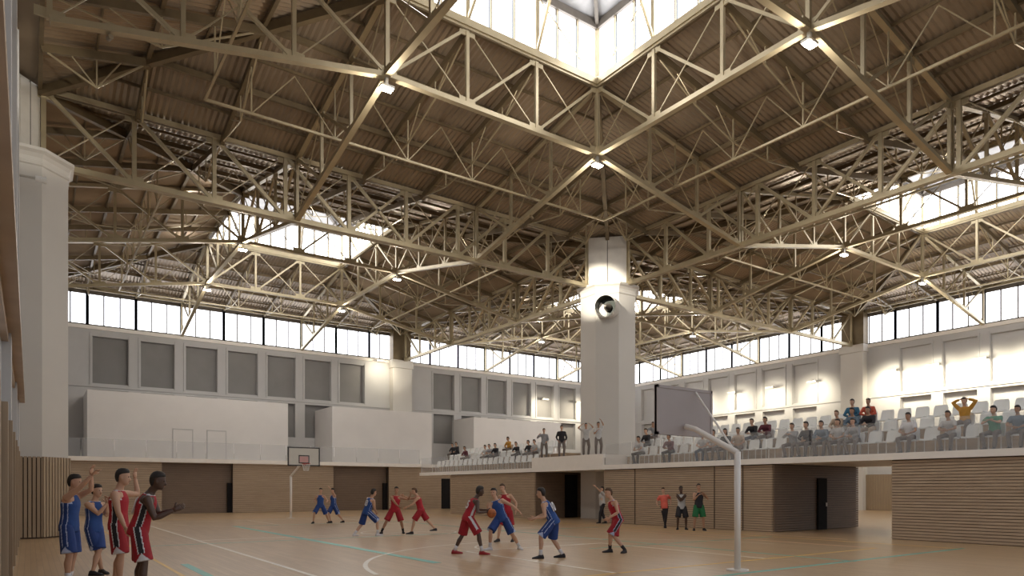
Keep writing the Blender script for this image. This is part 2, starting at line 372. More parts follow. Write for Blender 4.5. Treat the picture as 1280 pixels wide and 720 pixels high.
# blocks below the right-hand stand
def block(name, x0, x1, y0, y1):
    return clad(name, [((x0, y0, 0), (x1, y1, GZ0))],
        [((x0, y1), (x0, y0), 0.02, GZ0, (-1, 0)), ((x0, y0), (x1, y0), 0.02, GZ0, (0, -1)), ((x1, y0), (x1, y1), 0.02, GZ0, (1, 0))])
b1 = block('wall_stand_far', GX+0.05, 2.25, 1.9, 11.4)
b2 = block('wall_stand_middle', GX+0.05, 2.25, -13.3, -3.85)
b3 = block('wall_stand_near', GX+0.05, 2.25, -29.0, -17.8)
s_ = MB(); slats_h(s_, (GX+0.06, -13.36), (2.27, -13.36), 0.02, GZ0, (0, -1)); s_.build('shutter_slats', M['shutter'], b2, kind='stuff')
s_ = MB(); slats_h(s_, (GX+0.06, 1.85), (2.27, 1.85), 0.02, GZ0, (0, -1)); s_.build('shutter_slats', M['shutter'], b1, kind='stuff')
d4 = MB().box((-0.95, -13.47, 0), (-0.32, -13.38, 2.1)).build('door_4', M['black'], kind='structure')
MB().box((-0.42, -13.52, 0.95), (-0.38, -13.46, 1.1)).build('door_handle', M['pole'], d4)
MB().box((-1.75, 1.72, 0), (-0.85, 1.8, 2.5)).build('door_5', M['black'], kind='structure')
# upright joints in the stand wall
for y in (-10.6, -12.0, -6.0): MB().box((GX-0.012, y-0.012, 0), (GX+0.02, y+0.012, GZ0)).build('panel_joint', M['woodback'], b2)
# far wainscot of the outer walls
clad('wall_wainscot_right', [((WX1-0.2, -27.5, 0), (WX1-0.04, WY, 2.8))], [((WX1-0.2, WY), (WX1-0.2, -27.5), 0.02, 2.8, (-1, 0))], M['woodv'], vert=True)
# left wall wainscot
clad('wall_wainscot_left', [((WX0-0.1, -30, 0.12), (WX0+0.06, -1, 2.8))], [((WX0+0.06, -30), (WX0+0.06, -1), 0.12, 2.8, (1, 0))], M['woodv'], vert=True)
for y_ in (-24, -21, -18, -15, -12.2, -9.4, -6.6, -3.8):
    MB().box((WX0+0.05, y_-0.12, 0.12), (WX0+0.17, y_+0.12, 2.8)).build('wainscot_post', M['woodv'], bpy.data.objects['wall_wainscot_left'])
    MB().box((WX0+0.05, y_+0.12, 0.12), (WX0+0.115, y_+0.17, 2.8)).build('panel_joint', M['woodback'], bpy.data.objects['wall_wainscot_left'])
MB().box((WX0, -30, 0), (WX0+0.12, -1, 0.12)).build('baseboard_left', M['plaster'], kind='structure')

# ------------------------------------------------------------------ decks
dk = MB().box((WX0, BY-0.25, BZ0), (9.0, WY, BZ1)).build('deck_back_gallery', M['slab'], kind='structure')
dk.name = 'floor_back_gallery'
MB().box((GX-0.1, -30, GZ0), (2.6, 15.7, GZ1)).build('floor_stand', M['slab'], kind='structure')
par = MB().box((GX-0.1, -3.9, GZ1), (GX+0.15, 2.0, 3.42)).box((GX+0.15, -3.9, GZ1), (-1.75, 2.0, 3.40)).build('trim_12', M['slab'], kind='structure')
# white room boxes on the back gallery
def roombox(name, x0, x1, y0, z1, doors=()):
    r = MB().box((x0, y0, BZ1), (x1, WY-0.1, z1)).build(name, M['white'], kind='structure')
    for (a, b) in doors:
        d = MB().box((a, y0-0.03, BZ1), (b, y0-0.005, BZ1+2.05)).build('door_leaf', M['white'], r)
        MB().box((a-0.05, y0-0.05, BZ1), (a, y0, BZ1+2.1)).box((b, y0-0.05, BZ1), (b+0.05, y0, BZ1+2.1)).box((a-0.05, y0-0.06, BZ1+2.05), (b+0.05, y0, BZ1+2.12)).build('door_frame', M['plaster'], r)
    return r
roombox('wall_room_left', -24.25, -11.35, 22.9, 8.12, ((-19.2, -18.0), (-17.0, -15.8)))
roombox('wall_room_centre', -7.9, 0.9, 22.9, 8.15)
roombox('wall_room_right', 5.4, 15.5, 23.3, 8.15)
MB().box((9.0, 20, BZ0), (18.0, WY, BZ1)).build('floor_back_gallery_end', M['slab'], kind='structure')

# glass balustrades
def balustrade(name, pts, z0, h, label, step):
    r = empty(name, (pts[0][0], pts[0][1], z0), label, 'balustrade')
    (xa, ya), (xb, yb) = pts; L = math.hypot(xb-xa, yb-ya); k = max(1, round(L/step)); dx, dy = (xb-xa)/k, (yb-ya)/k; u = Vector((dx, dy, 0)).normalized()
    for i in range(k):
        a = Vector((xa + dx*i, ya + dy*i, 0)) + u*0.03; b = Vector((xa + dx*(i+1), ya + dy*(i+1), 0)) - u*0.03
        MB().beam(a + UP*(z0+h/2), b + UP*(z0+h/2), 0.02, h).build('glass_panel', M['glass'], r)
    for i in range(k+1):
        MB().box((xa+dx*i-0.02, ya+dy*i-0.02, z0), (xa+dx*i+0.02, ya+dy*i+0.02, z0+h*0.35)).build('clamp_post', M['lampbody'], r)
balustrade('glass_balustrade', ((WX0+1.2, BY-0.15), (-1.0, BY-0.15)), BZ1, 1.15, 'long glass balustrade on the back gallery in front of the white rooms', 1.8)
balustrade('glass_balustrade', ((GX, -29.5), (GX, -3.95)), GZ1, 1.05, 'glass balustrade along the right stand, in front of the seated spectators', 1.8)
balustrade('glass_balustrade', ((GX, 2.05), (GX, 15.6)), GZ1, 1.05, 'glass balustrade along the far stand, left of the white parapet', 1.8)

# ------------------------------------------------------------------ columns
def column(cx, cy, r, label, nozzle=False, bw=1.12, off=0):
    t = empty('column', (cx, cy, 0), label, 'column')
    MB().prism(octo(cx, cy, r), 0, ZC-0.55).build('shaft', M['column'], t)
    prof = [(1.0, -0.60), (1.03, -0.56), (1.03, -0.48), (1.0, -0.45), (1.02, -0.32), (1.07, -0.2), (1.14, -0.12), (1.14, -0.02), (1.0, 0.0)]
    MB().rings([[Vector((x, y, ZC + dz)) for x, y in octo(cx, cy, r*k)] for k, dz in prof]).build('capital', M['column'], t)
    # pale box with two panels above the capital, facing the court diagonally
    q = Matrix.Rotation(R(45), 3, 'Z'); 
    p = [Vector((cx + off, cy, 0)) + q @ Vector(v) for v in ((-bw, -bw, 0), (bw, -bw, 0), (bw, bw, 0), (-bw, bw, 0))]
    MB().prism([(v.x, v.y) for v in p], ZC, ZT).build('capital_box', M['litbox'], t)
    for k in range(4):
        a, b = p[k], p[(k+1) % 4]; nr = ((a+b)/2 - Vector((cx + off, cy, 0))).normalized(); mid = (a+b)/2
        for (u, v) in ((0.03, 0.49), (0.51, 0.97)):
            A = a.lerp(b, u) + nr*0.02; B = a.lerp(b, v) + nr*0.02
            MB().beam(A + UP*(ZC+1.35), B + UP*(ZC+1.35), 0.04, 2.5).build('panel', M['litbox'], t)
        MB().beam(mid + nr*0.03 + UP*ZC, mid + nr*0.03 + UP*ZT, 0.04).build('joint_strip', M['frame'], t)
    if nozzle:
        dr = Vector((-0.93, -0.55, -0.10)).normalized(); base = Vector((cx, cy, 11.72)) + Vector((-0.707, -0.707, 0)) * (r*0.90)
        base += Vector((0.1, -0.05, 0))
        n1 = dr.cross(UP).normalized(); n2 = n1.cross(dr); cr = lambda t_, q_: ering(base + dr*t_, n1, n2, q_, q_, 32, 2)
        nz = MB().rings([cr(-0.3, 0.60), cr(0.0, 0.60), cr(0.72, 0.60), cr(0.76, 0.64), cr(0.82, 0.64), cr(0.82, 0.575), cr(0.1, 0.54)], False).build('air_nozzle', M['column'], t)
        MB().rings([cr(0.81, 0.57), cr(0.15, 0.52), cr(0.10, 0.03)], False).build('nozzle_bore', M['duct'], nz)
        MB().tube([base + dr*0.26, base + dr*0.75], [0.22, 0.05], 20).build('nozzle_cone', M['frame'], nz)
    return t
column(0, 0, 1.66, 'tall octagonal white column at the middle of the hall with a round air nozzle', True)
lc = column(-27.5, 0.1, 1.42, 'octagonal column at the left edge of the picture, wood clad at its foot', False, 0.42, -0.1)
pts = octo(-27.5, 0.1, 1.46); core = MB().prism(octo(-27.5, 0.1, 1.44), 0, 2.72)
wc = core.build('foot_cladding', M['woodback'], lc); s_ = MB()
for k in range(8):
    a, b = Vector(pts[k]+(0,)), Vector(pts[(k+1) % 8]+(0,)); nr = ((a+b)/2 - Vector((-27.5, 0.1, 0))).normalized(); slats_v(s_, a[:2], b[:2], 0.05, 2.75, nr)
s_.build('cladding_slats', M['woodv'], wc, kind='stuff')

# ------------------------------------------------------------------ roof steel
def truss(name, P, Q, zb, zt, n, label, loads=None, small=1.0, pat='mid'):
    small *= 0.80
    """P->Q in plan; zb(t), zt(t) give chord heights; n panels; one part per member"""
    P = Vector((*P, 0)); Q = Vector((*Q, 0)); base = Vector((P.x, P.y, zb(0)))
    t = empty(name, base, label, 'roof truss')
    node = lambda f, fn: Vector((P.x + (Q.x-P.x)*f, P.y + (Q.y-P.y)*f, fn(f)))
    br = [i for i in loads] if loads else [0, n]
    for a, b in zip(br[:-1], br[1:]):
        member('bottom_chord', node(a/n, zb), node(b/n, zb), 0.26*small, 0.20*small, M['steel'], t)
        member('top_chord', node(a/n, zt), node(b/n, zt), 0.24*small, 0.18*small, M['steel'], t)
    for i in range(n+1):
        member('post', node(i/n, zb), node(i/n, zt), 0.15*small, 0.15*small, M['steel'], t)
        g = node(i/n, zb); ax = (Q-P).normalized()
        MB().beam(g - ax*0.32 + UP*0.14, g + ax*0.32 + UP*0.14, 0.05, 0.30*small).build('gusset_plate', M['steel'], t)
        g = node(i/n, zt); MB().beam(g - ax*0.3 - UP*0.16, g + ax*0.3 - UP*0.16, 0.05, 0.28*small).build('gusset_plate', M['steel'], t)
    for i in range(n):
        f = i/n; g = (i+1)/n; m_ = (i + 0.5)/n
        if pat == 'x' or (pat == 'mid3' and n//3 <= i < 2*n//3):
            member('brace', node(f, zb), node(g, zt), 0.12*small, 0.12*small, M['steel'], t); member('tie_rod', node(f, zt), node(g, zb), 0.04, 0.04, M['steel'], t)
        else:
            if m_ < 0.5: member('brace', node(f, zt), node(g, zb), 0.13*small, 0.13*small, M['steel'], t); member('tie_rod', node(f, zb), node(g, zt), 0.035, 0.035, M['steel'], t)
            elif m_ > 0.5: member('brace', node(f, zb), node(g, zt), 0.13*small, 0.13*small, M['steel'], t); member('tie_rod', node(f, zt), node(g, zb), 0.035, 0.035, M['steel'], t)
            else: member('brace', node(f, zb), node(g, zt), 0.11, 0.11, M['steel'], t); member('brace', node(f, zt), node(g, zb), 0.11, 0.11, M['steel'], t)
    return t
c0 = lambda f: ZC + 0.0
c1 = lambda f: ZT - 0.1
truss('main_truss', (-26.9, 0), (-1.62, 0), c0, c1, 9, 'heavy cream truss from the left edge column to the central column', small=1.25)
truss('main_truss', (0, -26.6), (0, -1.62), c0, c1, 9, 'heavy cream truss from the upper right corner down to the central column', small=1.25)
truss('main_truss', (1.62, 0), (26.3, 0), c0, c1, 9, 'heavy cream truss right of the central column running back to the right wall', small=1.25)
truss('main_truss', (0, 1.62), (0, 26.1), c0, c1, 9, 'heavy cream truss behind the central column running back to the brown pier', small=1.25)
for (a, b, l) in (((-26.9, 26.6), (-1.1, 26.6), 'cream truss in front of the left clerestory above the white rooms'), ((1.0, 26.6), (26.5, 26.6), 'cream truss in front of the clerestory just left of the central column'),
                  ((26.6, -26), (26.6, -1.1), 'cream truss in front of the clerestory at the right edge'), ((26.6, 1.1), (26.6, 26.5), 'cream truss in front of the clerestory right of the central column')):
    truss('wall_truss', a, b, lambda f: ZC+2.42, lambda f: ZT-0.05, 9, l, small=0.55)
bays = [(-1, -1, 'nearest'), (-1, 0, 'left rear'), (0, -1, 'right'), (0, 0, 'farthest')]
lampspots = []
wn_ = 40
def tri(f, lo, hi):
    return lo + (hi-lo)*min(1, min(f, 1-f)*3)
hb = lambda f: tri(f, ZC+0.02, ZR); ht = lambda f: tri(f, ZT-0.12, ZRT-0.1)
sheetmesh = {}
for (i, j, bn) in bays:
    bx, by = i*S, j*S
    for k, fr in ((0, 1/3), (1, 2/3)):
        s1 = ('left', 'right')[k]; s2 = ('front', 'rear')[k]
        truss('ring_truss', (bx + S*fr, by + 0.1), (bx + S*fr, by + S - 0.1), hb, ht, 9, 'cambered cream truss on the %s side of the %s skylight' % (s1, bn), [0, 3, 6, 9], pat='mid3')
        truss('ring_truss', (bx + 0.1, by + S*fr), (bx + S - 0.1, by + S*fr), hb, ht, 9, 'cambered cream truss on the %s side of the %s skylight' % (s2, bn), [0, 3, 6, 9], pat='mid3')
        for f2 in (1/3, 2/3): lampspots.append((bx + S*fr, by + S*f2, bn, s1, ('front', 'rear')[0 if f2 < 0.5 else 1]))
    # corrugated ceiling : per slope, sheets between rafters and purlins
    cl = empty('ceiling', (bx + S/2, by + S/2, ZT), kind='structure')
    rise = ZRT - ZT; D = S/3
    tf_ = empty('tie_frame', (bx + S/2, by + S/2, ZT - 2.0), 'light square frame of thin cream ties hanging below the roof of the %s bay' % bn, 'tie frame')
    for side in range(4):
        rot = Matrix.Rotation(R(90*side), 3, 'Z'); ctr = Vector((bx + S/2, by + S/2, 0))
        W = lambda u, v, dz=0.0: ctr + rot @ Vector((u, -S/2 + v, 0)) + UP * (ZT + rise*v/D + dz)     # u along eave, v up the slope
        rows = 3
        for rr in range(rows):
            v0, v1 = D*rr/rows, D*(rr+1)/rows
            u = -S/2
            for c in range(9):
                ua, ub = -S/2 + 3*c, -S/2 + 3*(c+1)
                # clip against hips |u| <= S/2 - v
                if ub <= -(S/2 - v0) or ua >= (S/2 - v0): continue
                nc = 14; vs = []; fs = []; cols = []
                for q in range(nc*2 + 1):
                    uu = ua + (ub-ua)*q/(nc*2)
                    lim = S/2 - abs(uu)       # v at which hip reached
                    if lim < v0 - 1e-6: continue
                    cols.append((uu, min(v1, max(v0, lim)), 0.05 if q % 2 else 0.0))
                for (uu, vt, dz) in cols: vs += [W(uu, v0, dz), W(uu, vt, dz)]
                fs = [[2*q, 2*q+2, 2*q+3, 2*q+1] for q in range(len(cols)-1)]
                if fs: MB().add(vs, fs).build('roof_sheet', M['roof'], cl)
        for rr in range(rows+1):
            v = D*rr/rows; hw = S/2 - v
            member('purlin', W(-hw, v, -0.10), W(hw, v, -0.10), 0.12, 0.20, M['steel_dark'], cl)
        for rr in (0.5, 1.5, 2.5):
            v = D*rr/rows; hw = S/2 - v
            member('purlin', W(-hw, v, -0.06), W(hw, v, -0.06), 0.06, 0.10, M['steel_dark'], cl)
        for c in range(1, 9):
            uu = -S/2 + 3*c; vt = min(D, S/2 - abs(uu))
            if c in (3, 6): continue
            member('rafter', W(uu, 0, -0.26), W(uu, vt, -0.26), 0.14, 0.26, M['steel_dark'], cl)
            # light lattice under the rafter
            if vt > 2:
                lo = lambda v: W(uu, v, -0.26 - 1.05*math.sin(math.pi*min(1, v/vt)))
                seg = 4 if vt > 6 else 2
                for q in range(seg):
                    va, vb = vt*q/seg, vt*(q+1)/seg
                    member('rafter_tie', lo(va), lo(vb), 0.05, 0.05, M['steel'], cl)
                    if q: member('rafter_strut', W(uu, va, -0.3), lo(va), 0.045, 0.045, M['steel'], cl)
                    member('rafter_strut', W(uu, (va+vb)/2, -0.3), lo(va if q >= seg/2 else vb), 0.035, 0.035, M['steel'], cl)
        # hip beam
        member('hip_beam', W(-S/2, 0, -0.22), W(-S/2 + D, D, -0.22), 0.2, 0.3, M['steel_dark'], cl)
        # secondary ring of ties half way between eave and skylight
        v = D*0.5; hw = S/2 - v; zb_ = -2.0
        member('tie_beam', W(-hw, v, zb_), W(hw, v, zb_), 0.08, 0.08, M['steel'], tf_)
        for c in range(2, 8):
            uu = -S/2 + 3*c; member('hanger', W(uu, v, -0.2), W(uu, v, zb_), 0.05, 0.05, M['steel'], tf_)
            if c < 7: member('hanger_brace', W(uu, v, zb_), W(uu+1.5, v, -0.2), 0.035, 0.035, M['steel'], tf_); member('hanger_brace', W(uu+3, v, zb_), W(uu+1.5, v, -0.2), 0.035, 0.035, M['steel'], tf_)
    # lantern
    h = S/6; LT = empty('window_%d' % wn_, (bx + S/2, by + S/2, ZRT), kind='structure'); wn_ += 1
    fr = MB(); 
    for side in range(4):
        rot = Matrix.Rotation(R(90*side), 3, 'Z'); ctr = Vector((bx + S/2, by + S/2, 0)); W = lambda u, z, e=0.0: ctr + rot @ Vector((u, -h - e, 0)) + UP*z
        for q in range(10):
            u = -h + q; ww = 0.16 if q % 3 == 0 else 0.05
            member('mullion', W(u, ZRT), W(u, ZL), ww, ww, M['steel'], LT)
            if q < 9: MB().beam(W(u+0.08, (ZRT+ZL)/2, 0.06), W(u+0.92, (ZRT+ZL)/2, 0.06), 0.02, ZL-ZRT).build('pane', M['skypane'], LT)
        member('lantern_sill', W(-h, ZRT+0.04), W(h, ZRT+0.04), 0.3, 0.25, M['steel'], LT)
        member('lantern_eave', W(-h-0.2, ZL, 0.1), W(h+0.2, ZL, 0.1), 0.35, 0.3, M['frame'], LT)
        member('lantern_brace', W(-1.5, ZL), W(-h+0.0, ZRT), 0.04, 0.04, M['steel'], LT); member('lantern_brace', W(1.5, ZL), W(h, ZRT), 0.04, 0.04, M['steel'], LT)
        inn = lambda u, z: ctr + rot @ Vector((u, -h + 1.9, 0)) + UP*z
        for u in (-1.5, 1.5): member('lantern_strut', W(u, ZRT+0.1), inn(u*0.8, ZL+0.5), 0.10, 0.10, M['steel'], LT)
        apex = ctr + UP*ZP
        MB().add([W(-h-0.3, ZL+0.1, 0.3), W(h+0.3, ZL+0.1, 0.3), apex], [[0, 1, 2]]).build('lantern_roof_slope', M['lroof'], LT)
        member('lantern_hip', W(-h, ZL), apex - UP*0.1, 0.14, 0.14, M['frame'], LT)

# floodlights hanging below the corners of each skylight ring
for (x, y, bn, s1, s2) in lampspots:
    z = ZR - 0.35
    t = empty('floodlight', (x, y, z - 0.25), 'small glaring floodlight under the %s %s corner of the %s skylight' % (s2, s1, bn), 'floodlight', 'floodlights under the skylight corners')
    MB().box((x-0.05, y-0.05, z), (x+0.05, y+0.05, ZR)).build('bracket', M['lampbody'], t)
    MB().box((x-0.22, y-0.14, z-0.08), (x+0.22, y+0.14, z)).build('housing', M['lampbody'], t)
    MB().box((x-0.19, y-0.11, z-0.12), (x+0.19, y+0.11, z-0.08)).build('lens', M['lampglow'], t)
    light('POINT', 'lamp_light', (x, y, z-0.35), LAMP_W, (1.0, 0.93, 0.82), parent=t, shadow_soft_size=0.15)

# wall washers
def washer(x, y, z, nx, ny, label, pw):
    t = empty('wall_lamp', (x, y, z), label, 'wall lamp', 'wall washers')
    MB().box((x - 0.03 + nx*0.0 - abs(ny)*0.12, y - abs(nx)*0.12, z-0.04), (x + nx*0.5 + 0.03 + abs(ny)*0.12, y + ny*0.5 + abs(nx)*0.12, z+0.04)).build('arm', M['lampbody'], t)
    cx_, cy_ = x + nx*0.55, y + ny*0.55
    MB().box((cx_-0.10-abs(ny)*0.3, cy_-0.10-abs(nx)*0.3, z-0.09), (cx_+0.10+abs(ny)*0.3, cy_+0.10+abs(nx)*0.3, z+0.06)).build('housing', M['lampbody'], t)
    light('SPOT', 'lamp_light', (cx_ + nx*1.3, cy_ + ny*1.3, z-0.3), pw, (1.0, 0.90, 0.68), target=(x, y, z-1.5), parent=t, shadow_soft_size=0.3, spot_size=R(140), spot_blend=0.9)
for k, y in enumerate((-3.0, -6.0, -9.0, -12.0, -15.0)):
    washer(WX1, y, 10.7, -1, 0, 'small wall lamp on the right wall pier, number %s from the brown corner pier' % ('first', 'second', 'third', 'fourth', 'fifth')[k], WASH_W*3)
for k, y in enumerate((3.5, 7.5, 11.5, 15.5)):
    washer(WX1, y, 10.7, -1, 0, 'small wall lamp on the right wall beyond the brown pier, %s from the pier' % ('first', 'second', 'third', 'fourth')[k], WASH_W*2)
for k, x in enumerate((16.0, 20.5)):
    washer(x, WY, 10.9, 0, -1, 'small wall lamp on the back wall left of the central column, %s one' % ('left', 'right')[k], WASH_W*2)
washer(-2.2, WY, 12.9, 0, -1, 'small lamp high beside the pier of the back wall', WASH_W)
# spots on the steel aimed at the column head
def spot(p, q, pw, label, size=50):
    t = empty('spotlight', p, label, 'spotlight')
    d = (Vector(q)-Vector(p)).normalized()
    MB().tube([Vector(p), Vector(p)+d*0.22], 0.06, 12).build('housing', M['steel_dark'], t)
    light('SPOT', 'lamp_light', Vector(p)+d*0.34, pw, (1.0, 0.93, 0.78), target=q, parent=t, shadow_soft_size=0.1, spot_size=R(size), spot_blend=0.6)
spot((-9.0, -4.6, 13.85), (-0.6, -0.3, 12.6), 6500, 'spotlight on the truss aimed at the head of the central column', 24)
spot((0, 20.5, 13.0), (-0.9, 26.6, 12.3), 380, 'spotlight on the steel aimed at the pier beside the left clerestory', 45)
spot((-25.6, -9.0, 13.2), (-27.6, 0.1, 14.8), 500, 'added spotlight on the steel, brightening the box above the left edge column', 40)  # extra lamp, added to brighten the pale box over the left column
tl = empty('wall_lamp', (-27.4, -4.5, 12.0), 'small white lamp projecting from the wall at the upper left edge', 'wall lamp')
MB().tube([(-27.6, -2.2, 11.7), (-27.1, -2.2, 11.7)], 0.04, 8).build('arm', M['lampbody'], tl)
MB().tube([(-27.15, -2.2, 11.7), (-26.85, -2.2, 11.7)], [0.09, 0.11], 12).build('head', M['seat'], tl)

# ------------------------------------------------------------------ basketball hoops
def hoop(base, bx, by, sgn, label, ztop=3.95, front=True):
    """base (x,y) of the pole, board centre (bx,by), board faces sgn*Y"""
    t = empty('basketball_hoop', (base[0], base[1], 0), label, 'basketball hoop')
    zb = ztop - 1.05
    MB().tube([(base[0], base[1], 0), (base[0], base[1], 0.03)], 0.22, 20).build('base_plate', M['pole'], t)
    MB().tube([(base[0], base[1], 0), (base[0], base[1], 2.42)], 0.065, 14, ).build('pole', M['pole'], t, smooth=True)
    MB().tube([(base[0], base[1], 2.40), (bx - 0.05, by - sgn*0.35, zb + 0.12), (bx - 0.05, by - sgn*0.08, zb + 0.2)], [0.065, 0.06, 0.06], 12).build('arm', M['pole'], t)
    for dx in (0.30,): MB().tube([(base[0], base[1], 2.35), (bx + dx, by - sgn*0.06, ztop - 0.08)], 0.022, 8).build('stay_rod', M['pole'], t)
    b = MB().box((bx-0.9, by-0.025, zb), (bx+0.9, by+0.025, ztop)).build('backboard', M['board'] if front else M['boardback'], t)
    fr = MB(); yf = by + sgn*0.03
    for (a0, a1, c0_, c1_) in ((-0.9, 0.9, zb, zb+0.06), (-0.9, 0.9, ztop-0.06, ztop), (-0.9, -0.84, zb, ztop), (0.84, 0.9, zb, ztop)):
        fr.box((bx+a0, by-0.04, c0_), (bx+a1, by+0.04, c1_))
    zi = zb + 0.15
    for (a0, a1, c0_, c1_) in ((-0.3, 0.3, zi, zi+0.05), (-0.3, 0.3, zi+0.40, zi+0.45), (-0.3, -0.25, zi, zi+0.45), (0.25, 0.3, zi, zi+0.45)):
        fr.box((bx+a0, yf-0.004, c0_), (bx+a1, yf+0.004, c1_))
    fr.build('backboard_border', M['dark'] if front else M['boardback'], b)
    MB().box((bx-0.24, yf-0.003, zi+0.06), (bx+0.24, yf+0.003, zi+0.39)).build('target_panel', mat('pink_panel', (0.72, 0.42, 0.40), 0.5, noise=0.03), b)
    cyy = by + sgn*0.38; zr = zb + 0.12; ring = [(bx + 0.225*math.cos(R(a)), cyy + 0.225*math.sin(R(a)), zr) for a in range(0, 361, 20)]
    rim = MB().tube(ring, 0.014, 8).box((bx-0.07, by, zr-0.08), (bx+0.07, by+sgn*0.16, zr+0.02)).build('rim', M['red'], t)
    nt_ = MB()
    for k in range(12):
        for q in (1, -1):
            pts = []
            for s_ in range(5):
                a = R(30*k + q*15*s_); rr = 0.225 - 0.025*s_; pts.append((bx + rr*math.cos(a), cyy + rr*math.sin(a), zr - 0.1*s_))
            nt_.tube(pts, 0.006, 4)
    nt_.build('net', M['seat'], rim)
    if not front: bpy.data.objects.remove([c for c in rim.children if c.name.startswith('net')][0])
    return t
hoop((-15.1, 10.1), -14.75, 8.9, -1, 'far basketball hoop with black bordered white backboard in front of the slatted end wall', 4.0)
hoop((-15.5, -20.4), -15.6, -19.1, 1, 'near basketball hoop on a white pole, seen from behind its plain board', 3.87, front=False)

# ------------------------------------------------------------------ stand: steps and white seats
ROWX = [-3.05, -2.0, -0.95]; ROWH = [0.0, 0.48, 0.96]
for (ya, yb) in ((-29, -4.0), (2.1, 15.6)):
    MB().box((ROWX[1]-0.42, ya, GZ1), (2.4, yb, GZ1+ROWH[1])).build('floor_stand_step', M['wood'], kind='structure')
    MB().box((ROWX[2]-0.42, ya, GZ1+ROWH[1]), (2.4, yb, GZ1+ROWH[2])).build('floor_stand_step', M['wood'], kind='structure')
MB().box((-1.75, 1.95, GZ1), (-1.6, 2.05, GZ1+0.3)).build('panel_joint', M['slab'], bpy.data.objects['floor_stand'])
cm = {}
sh = MB(); P_ = []                                   # moulded shell, facing -X
for (x, z, wd) in ((-0.21, 0.43, 0.20), (-0.19, 0.455, 0.225), (0.10, 0.44, 0.23), (0.17, 0.47, 0.23)):
    P_.append([Vector((x, y*wd, z + 0.02*abs(y)**2)) for y in (-1, -0.5, 0, 0.5, 1)] + [Vector((x, y*wd, z - 0.025)) for y in (1, 0.5, 0, -0.5, -1)])
cm['seat'] = sh.rings(P_).mesh('seat', M['seat'])
sh = MB(); P_ = []
for (x, z, wd) in ((0.17, 0.46, 0.23), (0.205, 0.60, 0.235), (0.235, 0.76, 0.225), (0.25, 0.85, 0.19)):
    P_.append([Vector((x - 0.02*abs(y)**2, y*wd, z)) for y in (-1, -0.5, 0, 0.5, 1)] + [Vector((x + 0.025, y*wd, z)) for y in (1, 0.5, 0, -0.5, -1)])
cm['backrest'] = sh.rings(P_).mesh('backrest', M['seat'])
cm['leg'] = MB().box((-0.015, -0.012, 0), (0.015, 0.012, 0.43)).mesh('leg', M['pole'])
def yseat(Y): return round(Y / 0.62) * 0.62
sectname = lambda Y: 'far' if Y > 0 else 'near'
nseat = 0
def ordinal(i):
    i += 1; ones = ['', 'first', 'second', 'third', 'fourth', 'fifth', 'sixth', 'seventh', 'eighth', 'ninth', 'tenth', 'eleventh', 'twelfth', 'thirteenth', 'fourteenth', 'fifteenth', 'sixteenth', 'seventeenth', 'eighteenth', 'nineteenth', 'twentieth']
    return ones[i] if i <= 20 else ('twenty-' + ones[i-20] if i < 30 else ('thirtieth' if i == 30 else 'thirty-' + ones[i-30]))
for r_i, (rx, rh) in enumerate(zip(ROWX, ROWH)):
    for k in range(-46, 26):
        y = k*0.62
        if not (-28.5 < y < -4.6 or 2.6 < y < 15.2): continue
        if y < -22.5: continue
        sec = 'left part of the stand, beyond the white parapet' if y > 0 else 'right part of the stand'
        side, idx = ('right', int(round((-4.96 - y)/0.62))) if y < 0 else ('left', int(round((y - 3.1)/0.62)))
        t = empty('stadium_seat', (rx, y, GZ1+rh), 'white seat, %s one %s of the white parapet, in the %s row' % (ordinal(idx), side, ('front', 'middle', 'back')[r_i]), 'seat', 'white seats of the %s, %s row' % (sec, ('front', 'middle', 'back')[r_i]))
        for nm in ('seat', 'backrest'): shared(nm, cm[nm], t.location, t)
        for dy in (-0.17, 0.17): shared('leg', cm['leg'], t.location + Vector((0.05, dy, 0)), t)
        nseat += 1

